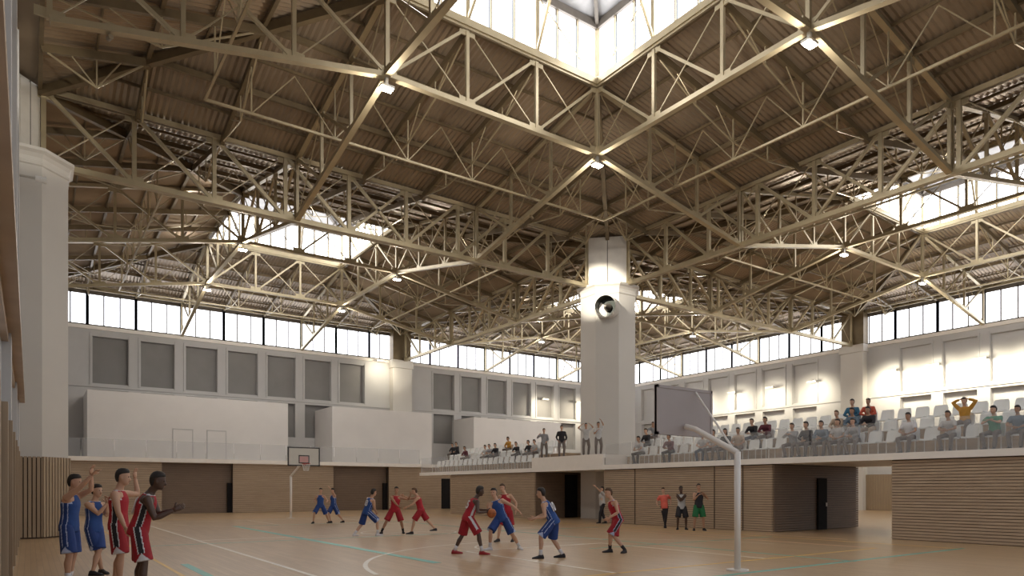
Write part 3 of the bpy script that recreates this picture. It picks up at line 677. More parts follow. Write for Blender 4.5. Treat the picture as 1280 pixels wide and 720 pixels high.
# ------------------------------------------------------------------ people
def cmat(name, c, rough=0.75): return mat(name, c, rough, noise=0.12, scale=9)
SK = {'light': mat('skin_light', (0.56, 0.33, 0.22), 0.5, noise=0.05), 'tan': mat('skin_tan', (0.42, 0.23, 0.14), 0.5, noise=0.05), 'dark': mat('skin_dark', (0.085, 0.045, 0.03), 0.42, noise=0.08)}
HAIR = mat('dark_hair', (0.018, 0.012, 0.010), 0.6, noise=0.2, scale=30); HAIRB = mat('brown_hair', (0.09, 0.045, 0.02), 0.6, noise=0.2, scale=30)
EYE = mat('eye_dark', (0.03, 0.02, 0.02), 0.2, noise=0.05); LIP = mat('lip', (0.30, 0.10, 0.08), 0.5, noise=0.05)
C = {'blue': cmat('blue_jersey', (0.020, 0.070, 0.26)), 'blued': cmat('blue_shorts', (0.014, 0.046, 0.20)), 'red': cmat('red_jersey', (0.40, 0.012, 0.026)),
     'redd': cmat('red_shorts', (0.33, 0.010, 0.020)), 'black': cmat('black_cloth', (0.016, 0.014, 0.018)), 'white': cmat('white_cloth', (0.66, 0.64, 0.66)), 'wline': cmat('pale_blue_trim', (0.45, 0.52, 0.72)),
     'grey': cmat('grey_cloth', (0.30, 0.30, 0.31)), 'lgrey': cmat('light_grey_cloth', (0.48, 0.47, 0.46)), 'jean': cmat('denim', (0.06, 0.085, 0.13)), 'teal': cmat('teal_blue_cloth', (0.03, 0.13, 0.22)),
     'must': cmat('mustard_cloth', (0.50, 0.24, 0.03)), 'green': cmat('green_cloth', (0.05, 0.27, 0.16)), 'dgreen': cmat('dark_green_cloth', (0.01, 0.13, 0.04)), 'orange': cmat('orange_red_cloth', (0.48, 0.08, 0.04)),
     'maroon': cmat('maroon_cloth', (0.10, 0.015, 0.025)), 'beige': cmat('beige_cloth', (0.42, 0.32, 0.24)), 'coral': cmat('coral_cloth', (0.72, 0.14, 0.10)), 'taupe': cmat('taupe_trousers', (0.17, 0.14, 0.125)), 'bgrey': cmat('blue_grey_cloth', (0.12, 0.17, 0.22))}
SHOE = {'black': C['black'], 'red': cmat('red_shoe', (0.35, 0.015, 0.02), 0.5), 'white': C['white']}
DEFER = []
def ik(a, t, l1, l2, pole):
    d = t - a; L = d.length; mx = (l1+l2)*0.995
    if L > mx: t = a + d*(mx/L); d = t - a; L = mx
    L = max(L, abs(l1-l2)+0.02); u = d.normalized(); x = (l1*l1 - l2*l2 + L*L)/(2*L); h = math.sqrt(max(0, l1*l1 - x*x))
    p = pole - u*pole.dot(u); p = p.normalized() if p.length > 1e-4 else UP
    return a + u*x + p*h, t
def ball(mb, c, rad, n=10, ax=(1, 1, 1), rot=None, mi=0):
    rs = []
    for j in range(1, n):
        th = math.pi*j/n; rs.append([(lambda v: Vector(c) + (rot @ v if rot else v))(Vector((rad*ax[0]*math.sin(th)*math.cos(2*math.pi*k/n), rad*ax[1]*math.sin(th)*math.sin(2*math.pi*k/n), rad*ax[2]*math.cos(th)))) for k in range(n)][::-1])
    return mb.rings(rs, True, mi)
def hand(mb, w, d, n, s, side, curl=0.35, grip=None):
    """w wrist, d direction, n palm normal, side=+1 right hand"""
    d = d.normalized(); n = (n - d*n.dot(d)).normalized(); q = d.cross(n)*side
    mb.rings([ering(w + d*(t*s), q, n, a*s, b*s, 8) for t, a, b in ((-0.01, 0.026, 0.02), (0.03, 0.034, 0.018), (0.075, 0.042, 0.016), (0.10, 0.038, 0.012))])
    for k, (ln, off) in enumerate(((0.072, 0.030), (0.082, 0.010), (0.076, -0.010), (0.060, -0.029))):
        b = w + d*0.092*s + q*off*s; c = curl + 0.06*k
        p1 = b + (d*math.cos(c*0.5) + n*math.sin(c*0.5))*ln*0.45*s; p2 = p1 + (d*math.cos(c*1.3) + n*math.sin(c*1.3))*ln*0.33*s; p3 = p2 + (d*math.cos(c*2) + n*math.sin(c*2))*ln*0.24*s
        mb.tube([b - d*0.01*s, p1, p2, p3], [0.0095*s, 0.009*s, 0.008*s, 0.006*s], 6)
    b = w + d*0.025*s + q*0.028*s; p1 = b + (d*0.6 + q*0.75 + n*0.15).normalized()*0.045*s; p2 = p1 + (d*0.85 + q*0.35 + n*0.3).normalized()*0.035*s
    mb.tube([b, p1, p2], [0.013*s, 0.011*s, 0.008*s], 6)
def defer(o, vox, extra=None, paint=None, sm=4):
    m_ = o.modifiers.new('r', 'REMESH'); m_.mode = 'VOXEL'; m_.voxel_size = vox
    if sm: s_ = o.modifiers.new('s', 'SMOOTH'); s_.factor = 0.5; s_.iterations = sm
    DEFER.append((o, extra, paint))
def person(label, root, pelvis, neck, head, hands, feet, facing, top, bottom, skin='light', shoe='black', H=1.85, topkind='vest', botkind='shorts', hair=HAIR,
           headdir=None, shdir=None, number=None, trim=None, vox=0.016, epole=None, kpole=None, palms=None, sock=None, hairlong=False, seated=False, footdir=None, curl=0.35, group=None, ncol='white'):
    s = H/1.88; root = Vector(root); t = empty('person', root, label, 'person', group)
    f = Vector(facing).normalized(); rgt = f.cross(UP).normalized(); pelvis = Vector(pelvis); neck = Vector(neck); up = (neck-pelvis).normalized()
    sr = Vector(shdir).normalized() if shdir else rgt; sr = (sr - up*sr.dot(up)).normalized(); tf = up.cross(sr).normalized()
    if tf.dot(f) < -0.3: tf = -tf
    head = Vector(head); hd = Vector(headdir).normalized() if headdir else f
    hu = (UP*0.75 + (head-neck).normalized()*0.25).normalized(); hf = (hd - hu*hd.dot(hu)).normalized(); hr = hf.cross(hu)
    TL = (neck-pelvis).length
    tr = lambda fr, off=Vector((0,0,0)): pelvis.lerp(neck, fr)
    def frame(fr):
        r_ = rgt.lerp(sr, max(0, min(1, fr))); r_ = (r_ - up*r_.dot(up)).normalized(); return r_, up.cross(r_).normalized()
    b = MB()
    prof = ((-0.14, 0.10, 0.085), (-0.06, 0.158, 0.115), (0.05, 0.165, 0.122), (0.2, 0.148, 0.108), (0.36, 0.138, 0.10), (0.52, 0.152, 0.112), (0.68, 0.170, 0.122), (0.82, 0.178, 0.115), (0.92, 0.155, 0.092), (1.0, 0.085, 0.066), (1.06, 0.056, 0.056))
    b.rings([ering(tr(a), *frame(a), x*s, y*s) for a, x, y in prof])
    b.tube([tr(0.93), neck + (head-neck)*0.35, head - hu*0.05*s], [0.062*s, 0.056*s, 0.054*s], 12)
    # head
    rs = []
    for z, w_, fr_, bk in ((-0.122, 0.022, 0.060, 0.00), (-0.112, 0.040, 0.078, 0.03), (-0.085, 0.056, 0.086, 0.055), (-0.05, 0.066, 0.088, 0.080), (-0.01, 0.073, 0.088, 0.096), (0.03, 0.077, 0.090, 0.103), (0.07, 0.073, 0.084, 0.098), (0.10, 0.056, 0.066, 0.078), (0.122, 0.028, 0.034, 0.042)):
        c = head + hu*z*s + hf*((fr_-bk)/2)*s; rs.append(ering(c, hr, hf, w_*s, (fr_+bk)/2*s, 16, 2.1))
    b.rings(rs)
    b.tube([head + hf*0.083*s + hu*0.012*s, head + hf*0.100*s - hu*0.018*s, head + hf*0.110*s - hu*0.036*s, head + hf*0.09*s - hu*0.045*s], [0.010*s, 0.013*s, 0.017*s, 0.012*s], 8)
    for q in (-1, 1): ball(b, head + hr*q*0.077*s - hu*0.01*s - hf*0.005*s, 0.03*s, 8, (0.35, 0.6, 1.0), Matrix((hr, hf, hu)).transposed())
    ext = MB(); SH = []; EL = []; WR = []; HP = []; KN = []; AN = []
    kp = Vector(kpole) if kpole else f
    for q, i in ((-1, 0), (1, 1)):
        sh_ = tr(0.90) + sr*q*0.175*s; SH.append(sh_)
        ht_ = Vector(hands[i]); ep = Vector(epole[i]) if epole else (sr*q*0.5 - UP*0.7 - f*0.5)
        e, w_ = ik(sh_, ht_, 0.30*s, 0.26*s, ep); EL.append(e); WR.append(w_)
        b.tube([sh_ - sr*q*0.04*s, sh_, sh_.lerp(e, 0.3), sh_.lerp(e, 0.6), e, e.lerp(w_, 0.25), e.lerp(w_, 0.6), w_], [0.05*s, 0.062*s, 0.055*s, 0.050*s, 0.040*s, 0.043*s, 0.035*s, 0.027*s], 12)
        dd = (w_-e).normalized(); pn = Vector(palms[i]) if palms else (f*0.3 - sr*q*0.8 - UP*0.1)
        hand(ext, w_ + dd*0.005, dd + (pn.normalized()*0.15), pn, s, q, curl)
        hp = pelvis + rgt*q*0.095*s - UP*0.02*s; ft = Vector(feet[i]) + UP*0.085*s
        k, an = ik(hp, ft, 0.45*s, 0.44*s, kp + rgt*q*0.25); HP.append(hp); KN.append(k); AN.append(an)
        back = -((k-hp).cross(rgt)).normalized() if False else -f
        b.tube([hp + UP*0.02, hp.lerp(k, 0.3), hp.lerp(k, 0.7), k, k.lerp(an, 0.12), k.lerp(an, 0.35) + back*0.012*s, k.lerp(an, 0.7), an], [0.092*s, 0.088*s, 0.070*s, 0.056*s, 0.053*s, 0.060*s, 0.043*s, 0.036*s], 12)
    bo = b.build('body', [SK[skin]], t, smooth=True); o0 = wpos(t); ext.v = [tuple(Vector(v)-o0) for v in ext.v]
    defer(bo, vox, ext)
    # hair
    hm = MB(); 
    for z, w_, fr_, bk in ((-0.075, 0.045, -0.05, 0.088), (-0.045, 0.066, -0.025, 0.104), (-0.005, 0.078, -0.012, 0.115), (0.035, 0.082, 0.0, 0.116), (0.07, 0.082, 0.080, 0.112), (0.098, 0.072, 0.082, 0.100), (0.123, 0.056, 0.066, 0.080), (0.142, 0.026, 0.032, 0.044)):
        hm_r = ering(head + hu*z*s + hf*((fr_-bk)/2)*s, hr, hf, w_*s, (fr_+bk)/2*s, 16, 2.2)
        hm.rings([hm_r]) if False else None
        P2 = hm_r; hm.v += [tuple(v) for v in P2]
    for j in range(7):
        for i in range(16): hm.f.append([j*16+i, j*16+(i+1) % 16, (j+1)*16+(i+1) % 16, (j+1)*16+i]); hm.mi.append(0)
    hm.f += [list(range(16))[::-1], list(range(112, 128))]; hm.mi += [0, 0]
    if hairlong: hm.rings([ering(head - hf*0.06*s - hu*dz*s, hr, hf, wx*s, wy*s, 16) for dz, wx, wy in ((-0.03, 0.08, 0.06), (0.06, 0.085, 0.06), (0.15, 0.08, 0.05), (0.22, 0.05, 0.03))])
    hm.build('hair', hair, t, smooth=True)
    # face
    for q in (-1, 1):
        em = MB(); ball(em, head + hr*q*0.032*s + hf*0.084*s + hu*0.012*s, 0.012*s, 6, (1.2, 0.6, 0.7), Matrix((hr, hf, hu)).transposed()); em.build('eye', EYE, t, smooth=True)
    mm = MB(); ball(mm, head + hf*0.087*s - hu*0.062*s, 0.022*s, 6, (1.1, 0.35, 0.28), Matrix((hr, hf, hu)).transposed()); mm.build('mouth', LIP, t, smooth=True)
    # top
    j = MB(); sl = 0.018 if topkind == 'vest' else 0.022
    pr = [(-0.18 if not seated else -0.05, 0.172, 0.135), (0.0, 0.176, 0.138), (0.2, 0.163, 0.125), (0.36, 0.155, 0.118), (0.52, 0.165, 0.125), (0.68, 0.180, 0.133)]
    pr += [(0.80, 0.165, 0.124), (0.90, 0.140, 0.102), (1.0, 0.092, 0.074)] if topkind == 'vest' else [(0.82, 0.19, 0.13), (0.93, 0.17, 0.108), (1.02, 0.085, 0.075)]
    j.rings([ering(tr(a), *frame(a), x*s, y*s) for a, x, y in pr])
    if topkind != 'vest':
        for i, q in ((0, -1), (1, 1)):
            if topkind == 'tee': j.tube([SH[i] - sr*q*0.05*s, SH[i], SH[i].lerp(EL[i], 0.35), SH[i].lerp(EL[i], 0.68)], [0.06*s, 0.078*s, 0.074*s, 0.072*s], 12)
            else: j.tube([SH[i] - sr*q*0.05*s, SH[i], SH[i].lerp(EL[i], 0.5), EL[i], EL[i].lerp(WR[i], 0.5), EL[i].lerp(WR[i], 0.93)], [0.06*s, 0.077*s, 0.068*s, 0.058*s, 0.052*s, 0.044*s], 12)
    elif True:
        for i, q in ((0, -1), (1, 1)): j.tube([tr(0.80) + sr*q*0.13*s, tr(0.94) + sr*q*0.115*s, tr(0.99) + sr*q*0.085*s], [0.06*s, 0.045*s, 0.03*s], 10)
    mats_ = [C[top], C[trim[0]] if trim else C[top], C[trim[1]] if trim else C[top]]
    jo = j.build({'vest': 'jersey', 'tee': 'shirt', 'jacket': 'jacket'}[topkind], mats_, t, smooth=True)
    pl, rg0, nk = pelvis - o0, sr.copy(), neck - o0
    def pj(c, nr):
        if not trim: return 0
        r_ = c - pl; x = r_.dot(rg0); y = r_.dot(tf); ff = r_.dot(up)/TL
        if ff < 0.78 and abs(y) < 0.030*s and abs(x) > 0.08*s: return 2
        if ff < 0.78 and abs(y) < 0.043*s and abs(x) > 0.08*s: return 1
        if ff > 0.72 and abs(x) > 0.135*s: return 1
        if ff > 0.985: return 1
        return 0
    defer(jo, vox, None, pj if trim else None, 5)
    # bottom
    k_ = MB(); k_.rings([ering(tr(a), rgt, frame(0)[1], x*s, y*s) for a, x, y in ((-0.20, 0.12, 0.10), (-0.12, 0.175, 0.13), (0.0, 0.178, 0.136), (0.10, 0.163, 0.125), (0.16, 0.155, 0.118))])
    for i, q in ((0, -1), (1, 1)):
        if botkind == 'shorts': k_.tube([HP[i] + UP*0.03, HP[i].lerp(KN[i], 0.4), HP[i].lerp(KN[i], 0.8), HP[i].lerp(KN[i], 0.97)], [0.105*s, 0.118*s, 0.122*s, 0.126*s], 14)
        elif botkind == 'tights': k_.tube([HP[i] + UP*0.03, HP[i].lerp(KN[i], 0.5), KN[i], KN[i].lerp(AN[i], 0.35) - f*0.01, AN[i]], [0.096*s, 0.084*s, 0.062*s, 0.066*s, 0.042*s], 12)
        else: k_.tube([HP[i] + UP*0.03, HP[i].lerp(KN[i], 0.5), KN[i], KN[i].lerp(AN[i], 0.5), AN[i] - UP*0.01], [0.102*s, 0.095*s, 0.078*s, 0.07*s, 0.064*s], 12)
    ko = k_.build('shorts' if botkind == 'shorts' else ('leggings' if botkind == 'tights' else 'trousers'), [C[bottom], C[trim[0]] if trim else C[bottom], C[trim[1]] if trim else C[bottom]], t, smooth=True)
    HL = [(HP[i]-o0, KN[i]-o0) for i in (0, 1)]
    def pk(c, nr):
        best = None
        for i, q in ((0, -1), (1, 1)):
            a, b_ = HL[i]; ax = b_-a; L = ax.length; u = ax/L; fr_ = (c-a).dot(u)/L; off = (c-a) - u*(c-a).dot(u); 
            out = rgt*q; out = (out - u*out.dot(u)).normalized(); fw = u.cross(out)
            dist = off.length
            if best is None or dist < best[0]: best = (dist, fr_, off.dot(out), off.dot(fw))
        _, fr_, ou, fw_ = best
        if fr_ > 0.72 and ou > 0.02*s and abs(fw_) < (fr_-0.72)*0.36*s: return 1 if trim[0] != 'black' else 1
        if fr_ < 0.74 and ou > 0.03*s:
            if abs(fw_) < 0.032*s: return 2
            if abs(fw_) < 0.046*s: return 1
        return 0
    defer(ko, vox, None, pk if (trim and botkind == 'shorts') else None, 5)
    # socks and shoes
    for i, q in ((0, -1), (1, 1)):
        fd = Vector(footdir[i]).normalized() if footdir else (f + rgt*q*0.2).normalized(); fr2 = fd.cross(UP).normalized(); g = AN[i] - UP*0.085*s
        sm_ = MB(); rs = []
        for x, w_, h_ in ((-0.075, 0.028, 0.05), (-0.06, 0.037, 0.095), (-0.02, 0.041, 0.115), (0.03, 0.043, 0.10), (0.08, 0.048, 0.07), (0.14, 0.050, 0.055), (0.19, 0.040, 0.042), (0.215, 0.02, 0.03)):
            c = g + fd*x*s
            rs.append([c + fr2*(a_*w_*s) + UP*(b_*h_*s) for a_, b_ in ((-1, 0.0), (-1.0, 0.45), (-0.7, 0.9), (0, 1.0), (0.7, 0.9), (1.0, 0.45), (1, 0.0))])
        sm_.rings(rs); so = sm_.build('shoe', SHOE[shoe], t, smooth=True)
        if sock: MB().tube([AN[i] + UP*0.0, AN[i].lerp(KN[i], 0.16), AN[i].lerp(KN[i], 0.30)], [0.043*s, 0.043*s, 0.050*s], 12).build('sock', C[sock], t, smooth=True)
    if number:
        cu = bpy.data.curves.new('number', 'FONT'); cu.body = number; cu.size = 0.30*s; cu.align_x = 'CENTER'; cu.align_y = 'CENTER'; cu.extrude = 0.004; cu.offset = 0.008
        to = bpy.data.objects.new('jersey_number', cu); COL.objects.link(to); cu.materials.append(C[ncol]); to.parent = t
        r_, fb = frame(0.55); nb = -fb; rr_ = UP.cross(nb); rr_ = (rr_ - up*rr_.dot(up)).normalized(); nb = rr_.cross(up)
        to.location = tr(0.58) + nb*0.137*s - o0; to.rotation_euler = Matrix((rr_, up, nb)).transposed().to_euler()
    return t
def finalize():
    bpy.context.view_layer.update(); dg = bpy.context.evaluated_depsgraph_get()
    for o, ext, paint in DEFER:
        me = bpy.data.meshes.new_from_object(o.evaluated_get(dg)); o.modifiers.clear()
        if ext:
            e2 = bpy.data.meshes.new('e'); e2.from_pydata(ext.v, [], ext.f); bm = bmesh.new(); bm.from_mesh(me); bm.from_mesh(e2); bm.to_mesh(me); bm.free()
        if paint:
            mi = [paint(p.center.copy(), None) for p in me.polygons]; me.polygons.foreach_set('material_index', mi)
        me.polygons.foreach_set('use_smooth', [True]*len(me.polygons)); me.name = o.name; o.data = me; me.update()
    dg.update()
    for o in [o for o in COL.objects if o.type == 'FONT']:
        me = bpy.data.meshes.new_from_object(o.evaluated_get(dg)); n_ = bpy.data.objects.new('jersey_number', me); COL.objects.link(n_)
        n_.parent = o.parent; n_.location = o.location; n_.rotation_euler = o.rotation_euler; bpy.data.objects.remove(o)

def cf(r, d): return RT*r + FW*d                     # direction given as (to the right of the photo, away from the camera)
def player(label, d0, feet, pelvis, neck, head, hands, face, top, bottom, headdir=None, shdir=None, epole=None, palms=None, H=1.88, fdir=None, kpole=None, pz=0.0, nz=0.0, **kw):
    """feet [(px, depth offset)] left/right of the body, other joints as measured photo positions at distance d0"""
    F = []
    for px, od in feet: p = at(px, HOR, d0+od); F.append(Vector((p.x, p.y, 0.0)))
    Hn = [at(h[0], h[1], d0+h[2]) for h in hands]
    P = at(*pelvis[:2], d0 + pz); N = at(*neck[:2], d0 + nz); s = H/1.88
    u = (N-P).normalized(); N = P + u*0.52*s                     # true torso length
    Hd = at(*head[:2], d0 + nz); Hd = N + (Hd-N).normalized()*0.215*s
    mid = (F[0]+F[1])/2
    return person(label, (mid.x, mid.y, 0), P, N, Hd, Hn, F, cf(*face), top, bottom, H=H, headdir=cf(*headdir) if headdir else None, shdir=cf(*shdir) if shdir else None,
                  epole=[cf(e[0], e[1]) + UP*e[2] for e in epole] if epole else None, palms=[cf(e[0], e[1]) + UP*e[2] for e in palms] if palms else None,
                  footdir=[cf(*e) for e in fdir] if fdir else None, kpole=cf(*kpole) if kpole else None, **kw)
# group at the left edge. hands/feet order: the body's own left, right
TB = ('wline', 'blued'); TRD = ('white', 'black')
player('player in blue kit at the left edge with both arms raised', 11.2, [(86, 0.12), (84, -0.12)], (86.5, 657), (89, 619.5), (93, 606), [(114, 593, 0.12), (117, 592, -0.15)], (1, 0.15), 'blue', 'blued', H=1.84, trim=TB,
       epole=[(0.3, 0.1, -1), (0.3, -0.1, -1)], palms=[(1, 0, 0.2), (1, 0, 0.2)], vox=0.012, sock='white')
player('player in blue kit second from the left, clapping at chest height', 13.3, [(116, -0.12), (127, 0.15)], (117, 659), (118.5, 622), (123, 608.5), [(134, 629, 0.05), (134, 629, -0.08)], (1, -0.25), 'blue', 'blued', H=1.82, trim=TB,
       epole=[(-0.2, 0.2, -1), (-0.2, -0.3, -1)], palms=[(0, -1, 0.2), (0, 1, 0.2)], vox=0.012, hair=HAIR)
player('standing player in red kit with one arm hanging, left of the dark skinned one', 10.5, [(141, 0.1), (150, -0.1)], (148, 655), (148.5, 618), (152, 603), [(169, 598, 0.45), (158.5, 666, -0.28)], (1, 0.2), 'red', 'redd', H=1.86, trim=TRD,
       epole=[(0.2, 0.2, -1), (-0.6, -0.3, 0)], palms=[(1, 0, 0.1), (0, 1, 0)], vox=0.012)
player('dark skinned player in red kit bending forward and clapping', 9.7, [(170, 0.15), (180, -0.12)], (173.5, 661), (186, 621), (193.5, 608), [(217, 637, 0.08), (217, 638, -0.06)], (0.95, 0.4), 'red', 'redd', headdir=(1, 0.2), H=1.88, trim=TRD, skin='dark',
       epole=[(0, 0.1, -1), (0, -0.2, -1)], palms=[(0, -1, 0.2), (0, 1, 0.2)], vox=0.012, number='11', fdir=[(1, 0.2), (1, 0)]) 
# far pair by the hoop
player('player in blue kit crouching nearest to the far hoop pole', 33.4, [(411, 0.3), (391.5, -0.2)], (400.5, 632), (400.5, 617), (401, 612), [(409, 627, -0.2), (394, 627, -0.2)], (0.1, -1), 'blue', 'blued', H=1.86, trim=TB, vox=0.02)
player('player in blue kit with one pale arm crossed, right of the far crouching one', 34.0, [(429, 0.2), (413.5, -0.3)], (417, 632), (416, 616.5), (415.5, 610.5), [(411, 608, 0.1), (411, 626, -0.3)], (-0.6, -0.8), 'blue', 'blued', H=1.86, trim=TB, vox=0.02)
# middle trio
player('blue player seen from behind, left of the far red pair', 24.3, [(443, -0.1), (472, 0.1)], (458.5, 640), (465, 620), (468.5, 613), [(461, 642, 0.4), (470.5, 641, 0.15)], (0.62, 0.72), 'blue', 'blued', H=1.88, trim=TB, number='8', vox=0.017, sock='white', shoe='white', kpole=(0.5, 0.6))
player('player in red kit facing the camera, left of the far red pair', 25.6, [(504, 0.15), (477, -0.1)], (493.5, 637), (495, 619), (495.5, 613), [(513, 618.5, -0.1), (499, 634, -0.35)], (0.1, -1), 'red', 'redd', H=1.86, skin='tan', vox=0.017, trim=('red', 'red'), shoe='black', sock='black')
player('player in red kit lunging with a leg stretched to the right, arms forward', 25.5, [(514.5, -0.15), (546.5, 0.15)], (526, 637), (521, 618.5), (516.5, 612), [(508.5, 634, -0.25), (505, 620, 0.2)], (-1, -0.15), 'red', 'redd', H=1.86, vox=0.017, hair=HAIRB, fdir=[(-1, -0.1), (-0.8, -0.4)], trim=('redd', 'redd'))
# ball duel
player('dark skinned player in red kit holding the basketball', 17.5, [(568, 0.15), (602.5, -0.1)], (585, 647), (595, 622), (601, 612.5), [(609, 637.5, 0.18), (608, 640, -0.12)], (0.9, 0.45), 'red', 'redd', H=1.9, skin='dark', shoe='red', number='5', trim=('redd', 'white'), vox=0.014,
       epole=[(-0.2, 0.3, -1), (-0.1, -0.5, -1)], palms=[(0.6, -0.6, -0.4), (0.6, 0.8, 0.2)], sock='white', curl=0.5, fdir=[(0.7, 0.1), (1, -0.25)])
player('player in blue kit guarding the ball holder, arm stretched to the right', 18.8, [(649, 0.1), (612.5, -0.15)], (627, 648), (619, 622.5), (616.5, 614.5), [(650, 640, 0.0), (609.5, 634, -0.25)], (-0.35, -0.95), 'blue', 'blued', H=1.88, vox=0.014, trim=TB, shoe='white', sock='white',
       epole=[(0.4, 0, 0.3), (0, 0, -1)], fdir=[(0.4, -0.9), (-0.8, -0.6)])
player('player in red kit standing behind the blue guard', 21.6, [(641, 0.1), (622.5, -0.1)], (633, 638.5), (631, 617.5), (628, 610.5), [(645, 638, -0.1), (622, 634, -0.1)], (-0.35, -0.95), 'red', 'redd', H=1.88, vox=0.016, trim=('redd', 'redd'), hair=HAIRB)
bl = at(614.5, 641.5, 17.45)
bm_ = MB(); ball(bm_, bl, 0.12, 18); B = bm_.build('basketball', mat('basketball_leather', (0.42, 0.12, 0.03), 0.55, noise=0.12, scale=20), loc=tuple(bl - UP*0.12), smooth=True, label='orange basketball held by the dark skinned player in red', cat='ball')
for ax in ('x', 'y', 'z'):
    pts = []
    for k in range(25):
        a = R(15*k); c, s_ = math.cos(a)*0.1205, math.sin(a)*0.1205
        pts.append(bl + Vector({'x': (0, c, s_), 'y': (c, 0, s_), 'z': (c, s_, 0)}[ax]))
    MB().tube(pts, 0.0025, 4).build('seam', C['black'], B)
player('player in blue kit with a white number leaning forward, right of the duel', 16.5, [(676, -0.12), (703, 0.12)], (692, 651), (678.5, 623), (675, 614), [(668, 648, -0.25), (670, 647, 0.3)], (-0.93, 0.38), 'blue', 'blued', H=1.88, number='10', trim=TB, vox=0.014, sock='white',
       epole=[(0.2, -0.3, -1), (0.2, 0.3, -1)], fdir=[(-1, -0.25), (-0.9, 0.1)])
player('player in red kit bending at the right end of the game, hand on the knee', 17.9, [(762.5, 0.1), (781, -0.05)], (772, 649), (764, 623), (759, 613.5), [(761.5, 647, -0.25), (762, 648, 0.2)], (-0.9, -0.3), 'red', 'redd', H=1.86, trim=('wline', 'black'), vox=0.014, hair=HAIRB, sock='black',
       epole=[(0.6, -0.3, -0.6), (0.2, 0.3, -0.5)], fdir=[(-1, -0.2), (-0.6, -0.9)])
# by the wall
player('referee in a grey shirt beside the white column foot', 33.3, [(749.5, 0), (757, 0)], (753, 630), (752.5, 616.5), (752.5, 609.5), [(742, 606, -0.2), (752, 624, -0.3)], (-0.9, -0.4), 'lgrey', 'black', topkind='tee', botkind='trousers', vox=0.02, H=1.84)
player('woman in a coral top and black leggings standing on one leg by the slatted wall', 29.3, [(831, 0), (832, 0.1)], (830.5, 633), (829.5, 617.5), (828.5, 611), [(838.5, 629, 0), (821.5, 631, -0.1)], (-0.15, -1), 'coral', 'black', topkind='tee', botkind='tights', vox=0.018, H=1.74, hair=HAIRB)
player('player in a grey vest and long black shorts with folded arms by the slatted wall', 28.1, [(857.5, 0), (847, 0)], (852, 633.5), (851.5, 616.5), (851, 609.5), [(848.5, 620, -0.25), (854.5, 620, -0.28)], (-0.15, -1), 'lgrey', 'black', skin='dark', vox=0.018, H=1.84)
player('player in a dark top and green shorts pointing, nearest to the near hoop pole', 27.4, [(880, 0), (867.5, 0)], (873.5, 632), (873.5, 615.5), (873.3, 608.5), [(881, 618, -0.15), (872, 620, -0.28)], (-0.1, -1), 'black', 'dgreen', skin='tan', vox=0.018, H=1.9)

# spectators
def spect(px, py, look, top, bottom='taupe', kind='jacket', skin='light', hair=HAIR, pose='rest', hairlong=False, row=None):
    best = None
    for r_i, (rx, rh) in enumerate(zip(ROWX, ROWH)):
        if row is not None and r_i != row: continue
        k = (px-640)/FPX; d = (rx + 0.02 + 27.3)/(sa*k + ca); p = at(px, py, d); e = abs(p.z - (GZ1 + rh + 1.22))
        if best is None or e < best[0]: best = (e, r_i, p)
    _, r_i, p = best; x = ROWX[r_i] + 0.0; y = yseat(p.y) if not (p.y > -4.6 and p.y < 2.6) else p.y; g = GZ1 + ROWH[r_i]
    if (r_i, round(y, 2)) in USED: y = y - 0.62 if (r_i, round(y-0.62, 2)) not in USED else y + 0.62
    USED.add((r_i, round(y, 2)))
    Hh = max(1.62, min(1.92, 1.75 + (p.z - (g + 1.22))*0.6)); s = Hh/1.88; f = Vector((-1, random.uniform(-0.25, 0.1), 0)).normalized(); rg = f.cross(UP)
    lean = {'rest': 0.10, 'fwd': 0.22, 'clap': 0.06, 'up': 0.02, 'chin': 0.16, 'crossed': 0.02}[pose]
    P = Vector((x + 0.06, y, g + 0.455 + 0.105*s)); N = P + (UP + f*lean*1.6).normalized()*0.52*s; Hd = N + (UP + f*0.35).normalized()*0.215*s
    fx = 0.40; F = [P + f*fx*s - rg*0.14, P + f*(fx-0.05)*s + rg*0.14]
    for v in F: v.z = g
    if pose in ('rest', 'crossed'): hn = [P + f*0.30*s + UP*0.10 - rg*0.07, P + f*0.30*s + UP*0.12 + rg*0.07]
    elif pose == 'fwd': hn = [P + f*0.42*s + UP*0.14 - rg*0.04, P + f*0.42*s + UP*0.14 + rg*0.04]
    elif pose == 'clap': hn = [P + f*0.36*s + UP*0.36 - rg*0.02, P + f*0.36*s + UP*0.36 + rg*0.04]
    elif pose == 'chin': hn = [P + f*0.30*s + UP*0.12 - rg*0.05, Hd + f*0.13*s - UP*0.17*s]
    else: hn = [Hd - rg*0.12*s + UP*0.06*s, Hd + rg*0.12*s + UP*0.06*s]
    person(look, (x + 0.06, y, g), P, N, Hd, hn, F, f, top, bottom, skin=skin, H=Hh, topkind=kind, botkind='trousers', hair=hair, vox=0.022, seated=True, hairlong=hairlong,
           headdir=f + Vector((0, random.uniform(-0.2, 0.3), 0)), group='spectators seated on the stand', epole=[-rg*0.8 - UP*0.5, rg*0.8 - UP*0.5] if pose != 'up' else [-rg + UP*0.2, rg + UP*0.2])
USED = set()
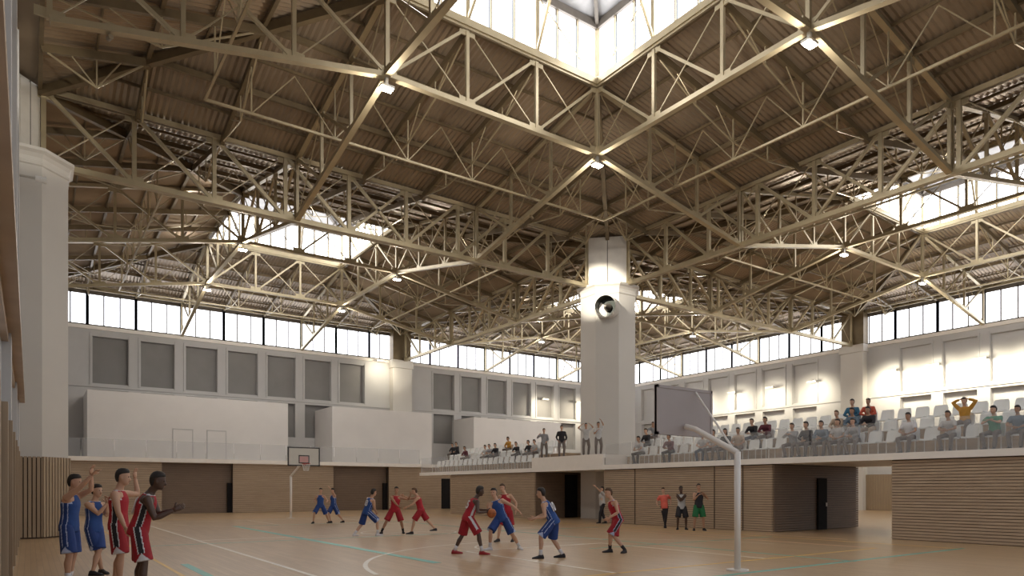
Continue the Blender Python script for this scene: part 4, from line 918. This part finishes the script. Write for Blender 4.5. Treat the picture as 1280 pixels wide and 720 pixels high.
SP = [(566, 556, 'seated spectator in black at the far left end of the stand', 'black', 'taupe', 'jacket', 'light', 'rest'),
      (574, 552, 'seated spectator in black, tallest of the trio at the left end of the stand', 'black', 'black', 'jacket', 'light', 'rest'),
      (584, 558, 'seated spectator in dark olive right of the left end pair', 'maroon', 'taupe', 'jacket', 'tan', 'fwd'),
      (610, 559, 'seated spectator in light grey, left of three dark heads', 'lgrey', 'taupe', 'tee', 'light', 'rest'),
      (615.5, 556, 'seated spectator in grey among the three on the far stand', 'grey', 'black', 'tee', 'light', 'fwd'),
      (621, 555, 'seated spectator in black among the three on the far stand', 'black', 'black', 'jacket', 'light', 'rest'),
      (639, 547, 'seated spectator in a mustard top on the far stand', 'must', 'taupe', 'jacket', 'tan', 'rest'),
      (648, 554, 'seated spectator in black leaning beside the mustard top', 'black', 'black', 'jacket', 'light', 'fwd'),
      (660, 552, 'seated spectator in black just left of the white parapet', 'black', 'taupe', 'jacket', 'light', 'rest'),
      (666, 551, 'seated spectator in light grey touching the white parapet', 'lgrey', 'taupe', 'tee', 'light', 'rest'),
      (799, 545, 'spectator in a light grey shirt, first seated right of the central column', 'lgrey', 'black', 'tee', 'tan', 'fwd'),
      (809, 537, 'spectator in black, second seated right of the central column', 'black', 'black', 'jacket', 'light', 'rest'),
      (818, 531, 'spectator in grey sitting higher, left of the backboard panel', 'grey', 'taupe', 'jacket', 'tan', 'chin'),
      (834, 545, 'spectator in maroon leaning below the near backboard', 'maroon', 'black', 'jacket', 'tan', 'fwd'),
      (880, 548, 'spectator in denim below the near hoop arm', 'lgrey', 'jean', 'tee', 'light', 'rest'),
      (898, 537, 'spectator in pale grey left of the near hoop pole', 'lgrey', 'taupe', 'tee', 'light', 'rest'),
      (913, 536, 'spectator with dark long hair just left of the near hoop pole', 'black', 'taupe', 'jacket', 'light', 'rest'),
      (925, 535, 'spectator in a beige top behind the near hoop pole', 'beige', 'taupe', 'tee', 'tan', 'rest'),
      (944, 525, 'spectator in a black jacket, first right of the near hoop pole in the raised row', 'black', 'jean', 'jacket', 'light', 'fwd'),
      (960, 522, 'spectator in dark maroon beside the black jacket', 'maroon', 'taupe', 'jacket', 'tan', 'fwd'),
      (983, 531, 'spectator in grey with raised hands, left of the black shouldered one', 'grey', 'taupe', 'jacket', 'light', 'clap'),
      (995, 529, 'front row spectator in a black top and taupe trousers', 'black', 'taupe', 'jacket', 'light', 'rest'),
      (1009, 528, 'front row spectator in a grey blue jumper turned left', 'bgrey', 'taupe', 'jacket', 'light', 'fwd'),
      (1021, 527, 'spectator hidden behind a white seat, only dark hair showing', 'lgrey', 'taupe', 'tee', 'light', 'rest'),
      (1045, 526, 'front row spectator in grey green bending down', 'grey', 'taupe', 'jacket', 'light', 'fwd'),
      (1049, 517, 'fair haired spectator left of the raised group', 'beige', 'taupe', 'jacket', 'light', 'rest'),
      (1061, 510, 'bearded spectator in a blue grey shirt with an arm stretched left', 'bgrey', 'taupe', 'jacket', 'tan', 'fwd'),
      (1073, 500, 'topmost spectator in a teal blue jacket', 'teal', 'jean', 'jacket', 'light', 'rest'),
      (1085, 503, 'spectator in an orange red jumper behind the dark suit', 'orange', 'black', 'jacket', 'tan', 'rest'),
      (1096, 508, 'spectator in a dark suit jacket resting arms on the knees', 'black', 'beige', 'jacket', 'tan', 'fwd'),
      (1128, 517, 'spectator in white with short dark hair, alone in the raised row', 'white', 'taupe', 'tee', 'tan', 'rest'),
      (1175, 518, 'front row spectator in a light grey shirt and taupe trousers, left of the mustard top', 'lgrey', 'taupe', 'tee', 'tan', 'fwd'),
      (1200, 500, 'spectator in a mustard jumper holding both hands at the head', 'must', 'taupe', 'jacket', 'light', 'up'),
      (1229, 511, 'front row spectator in a green shirt clapping', 'green', 'taupe', 'tee', 'light', 'clap'),
      (1255, 515, 'front row bearded spectator in a blue grey shirt at the right edge', 'bgrey', 'taupe', 'tee', 'tan', 'rest'),
      (1266, 506, 'spectator behind the right edge, only dark hair showing above white cloth', 'white', 'taupe', 'tee', 'tan', 'rest')]
for (px, py, lb, tp, bt, kd, skn, ps) in SP: spect(px, py, lb, tp, bt, kd, skn, pose=ps, hair=HAIRB if 'fair' in lb else HAIR, hairlong='long hair' in lb)
def stander(px, py, lb, tp, bt, kd, hn, face=(0, -1), H=1.78, x=-3.5, **kw):
    k = (px-640)/FPX; d = (x + 27.3)/(sa*k + ca); g = 3.40; p = at(px, HOR, d); B0 = Vector((p.x, p.y, g)); f = cf(*face).normalized(); rg = f.cross(UP); s = H/1.88
    P = B0 + UP*0.93*s; N = P + UP*0.52*s; Hd = N + UP*0.21*s
    person(lb, B0, P, N, Hd, [P + RT*h[0] + UP*h[1] + f*h[2] for h in hn], [B0 - rg*0.12, B0 + rg*0.12], f, tp, bt, H=H, topkind=kd, botkind='trousers', vox=0.02, **kw)
stander(680, 536, 'person in grey standing on the white parapet, farthest left of the four', 'grey', 'taupe', 'jacket', [(0.15, 0.05, 0.2), (-0.30, 0.42, 0.25)])
stander(702, 531, 'man in a black jacket and grey trousers standing on the white parapet', 'black', 'taupe', 'jacket', [(0.22, 0.0, 0.1), (-0.22, 0.0, 0.1)], H=1.84)
stander(732.5, 530, 'person in a pale shirt with both hands raised to the head before the column', 'lgrey', 'taupe', 'tee', [(0.22, 0.75, 0.05), (-0.25, 0.72, 0.05)], H=1.8, skin='tan')
stander(748, 532, 'slim person with one arm raised before the central column', 'lgrey', 'taupe', 'tee', [(0.14, 0.88, 0.05), (-0.10, 0.35, 0.25)], H=1.78, skin='tan')
finalize()
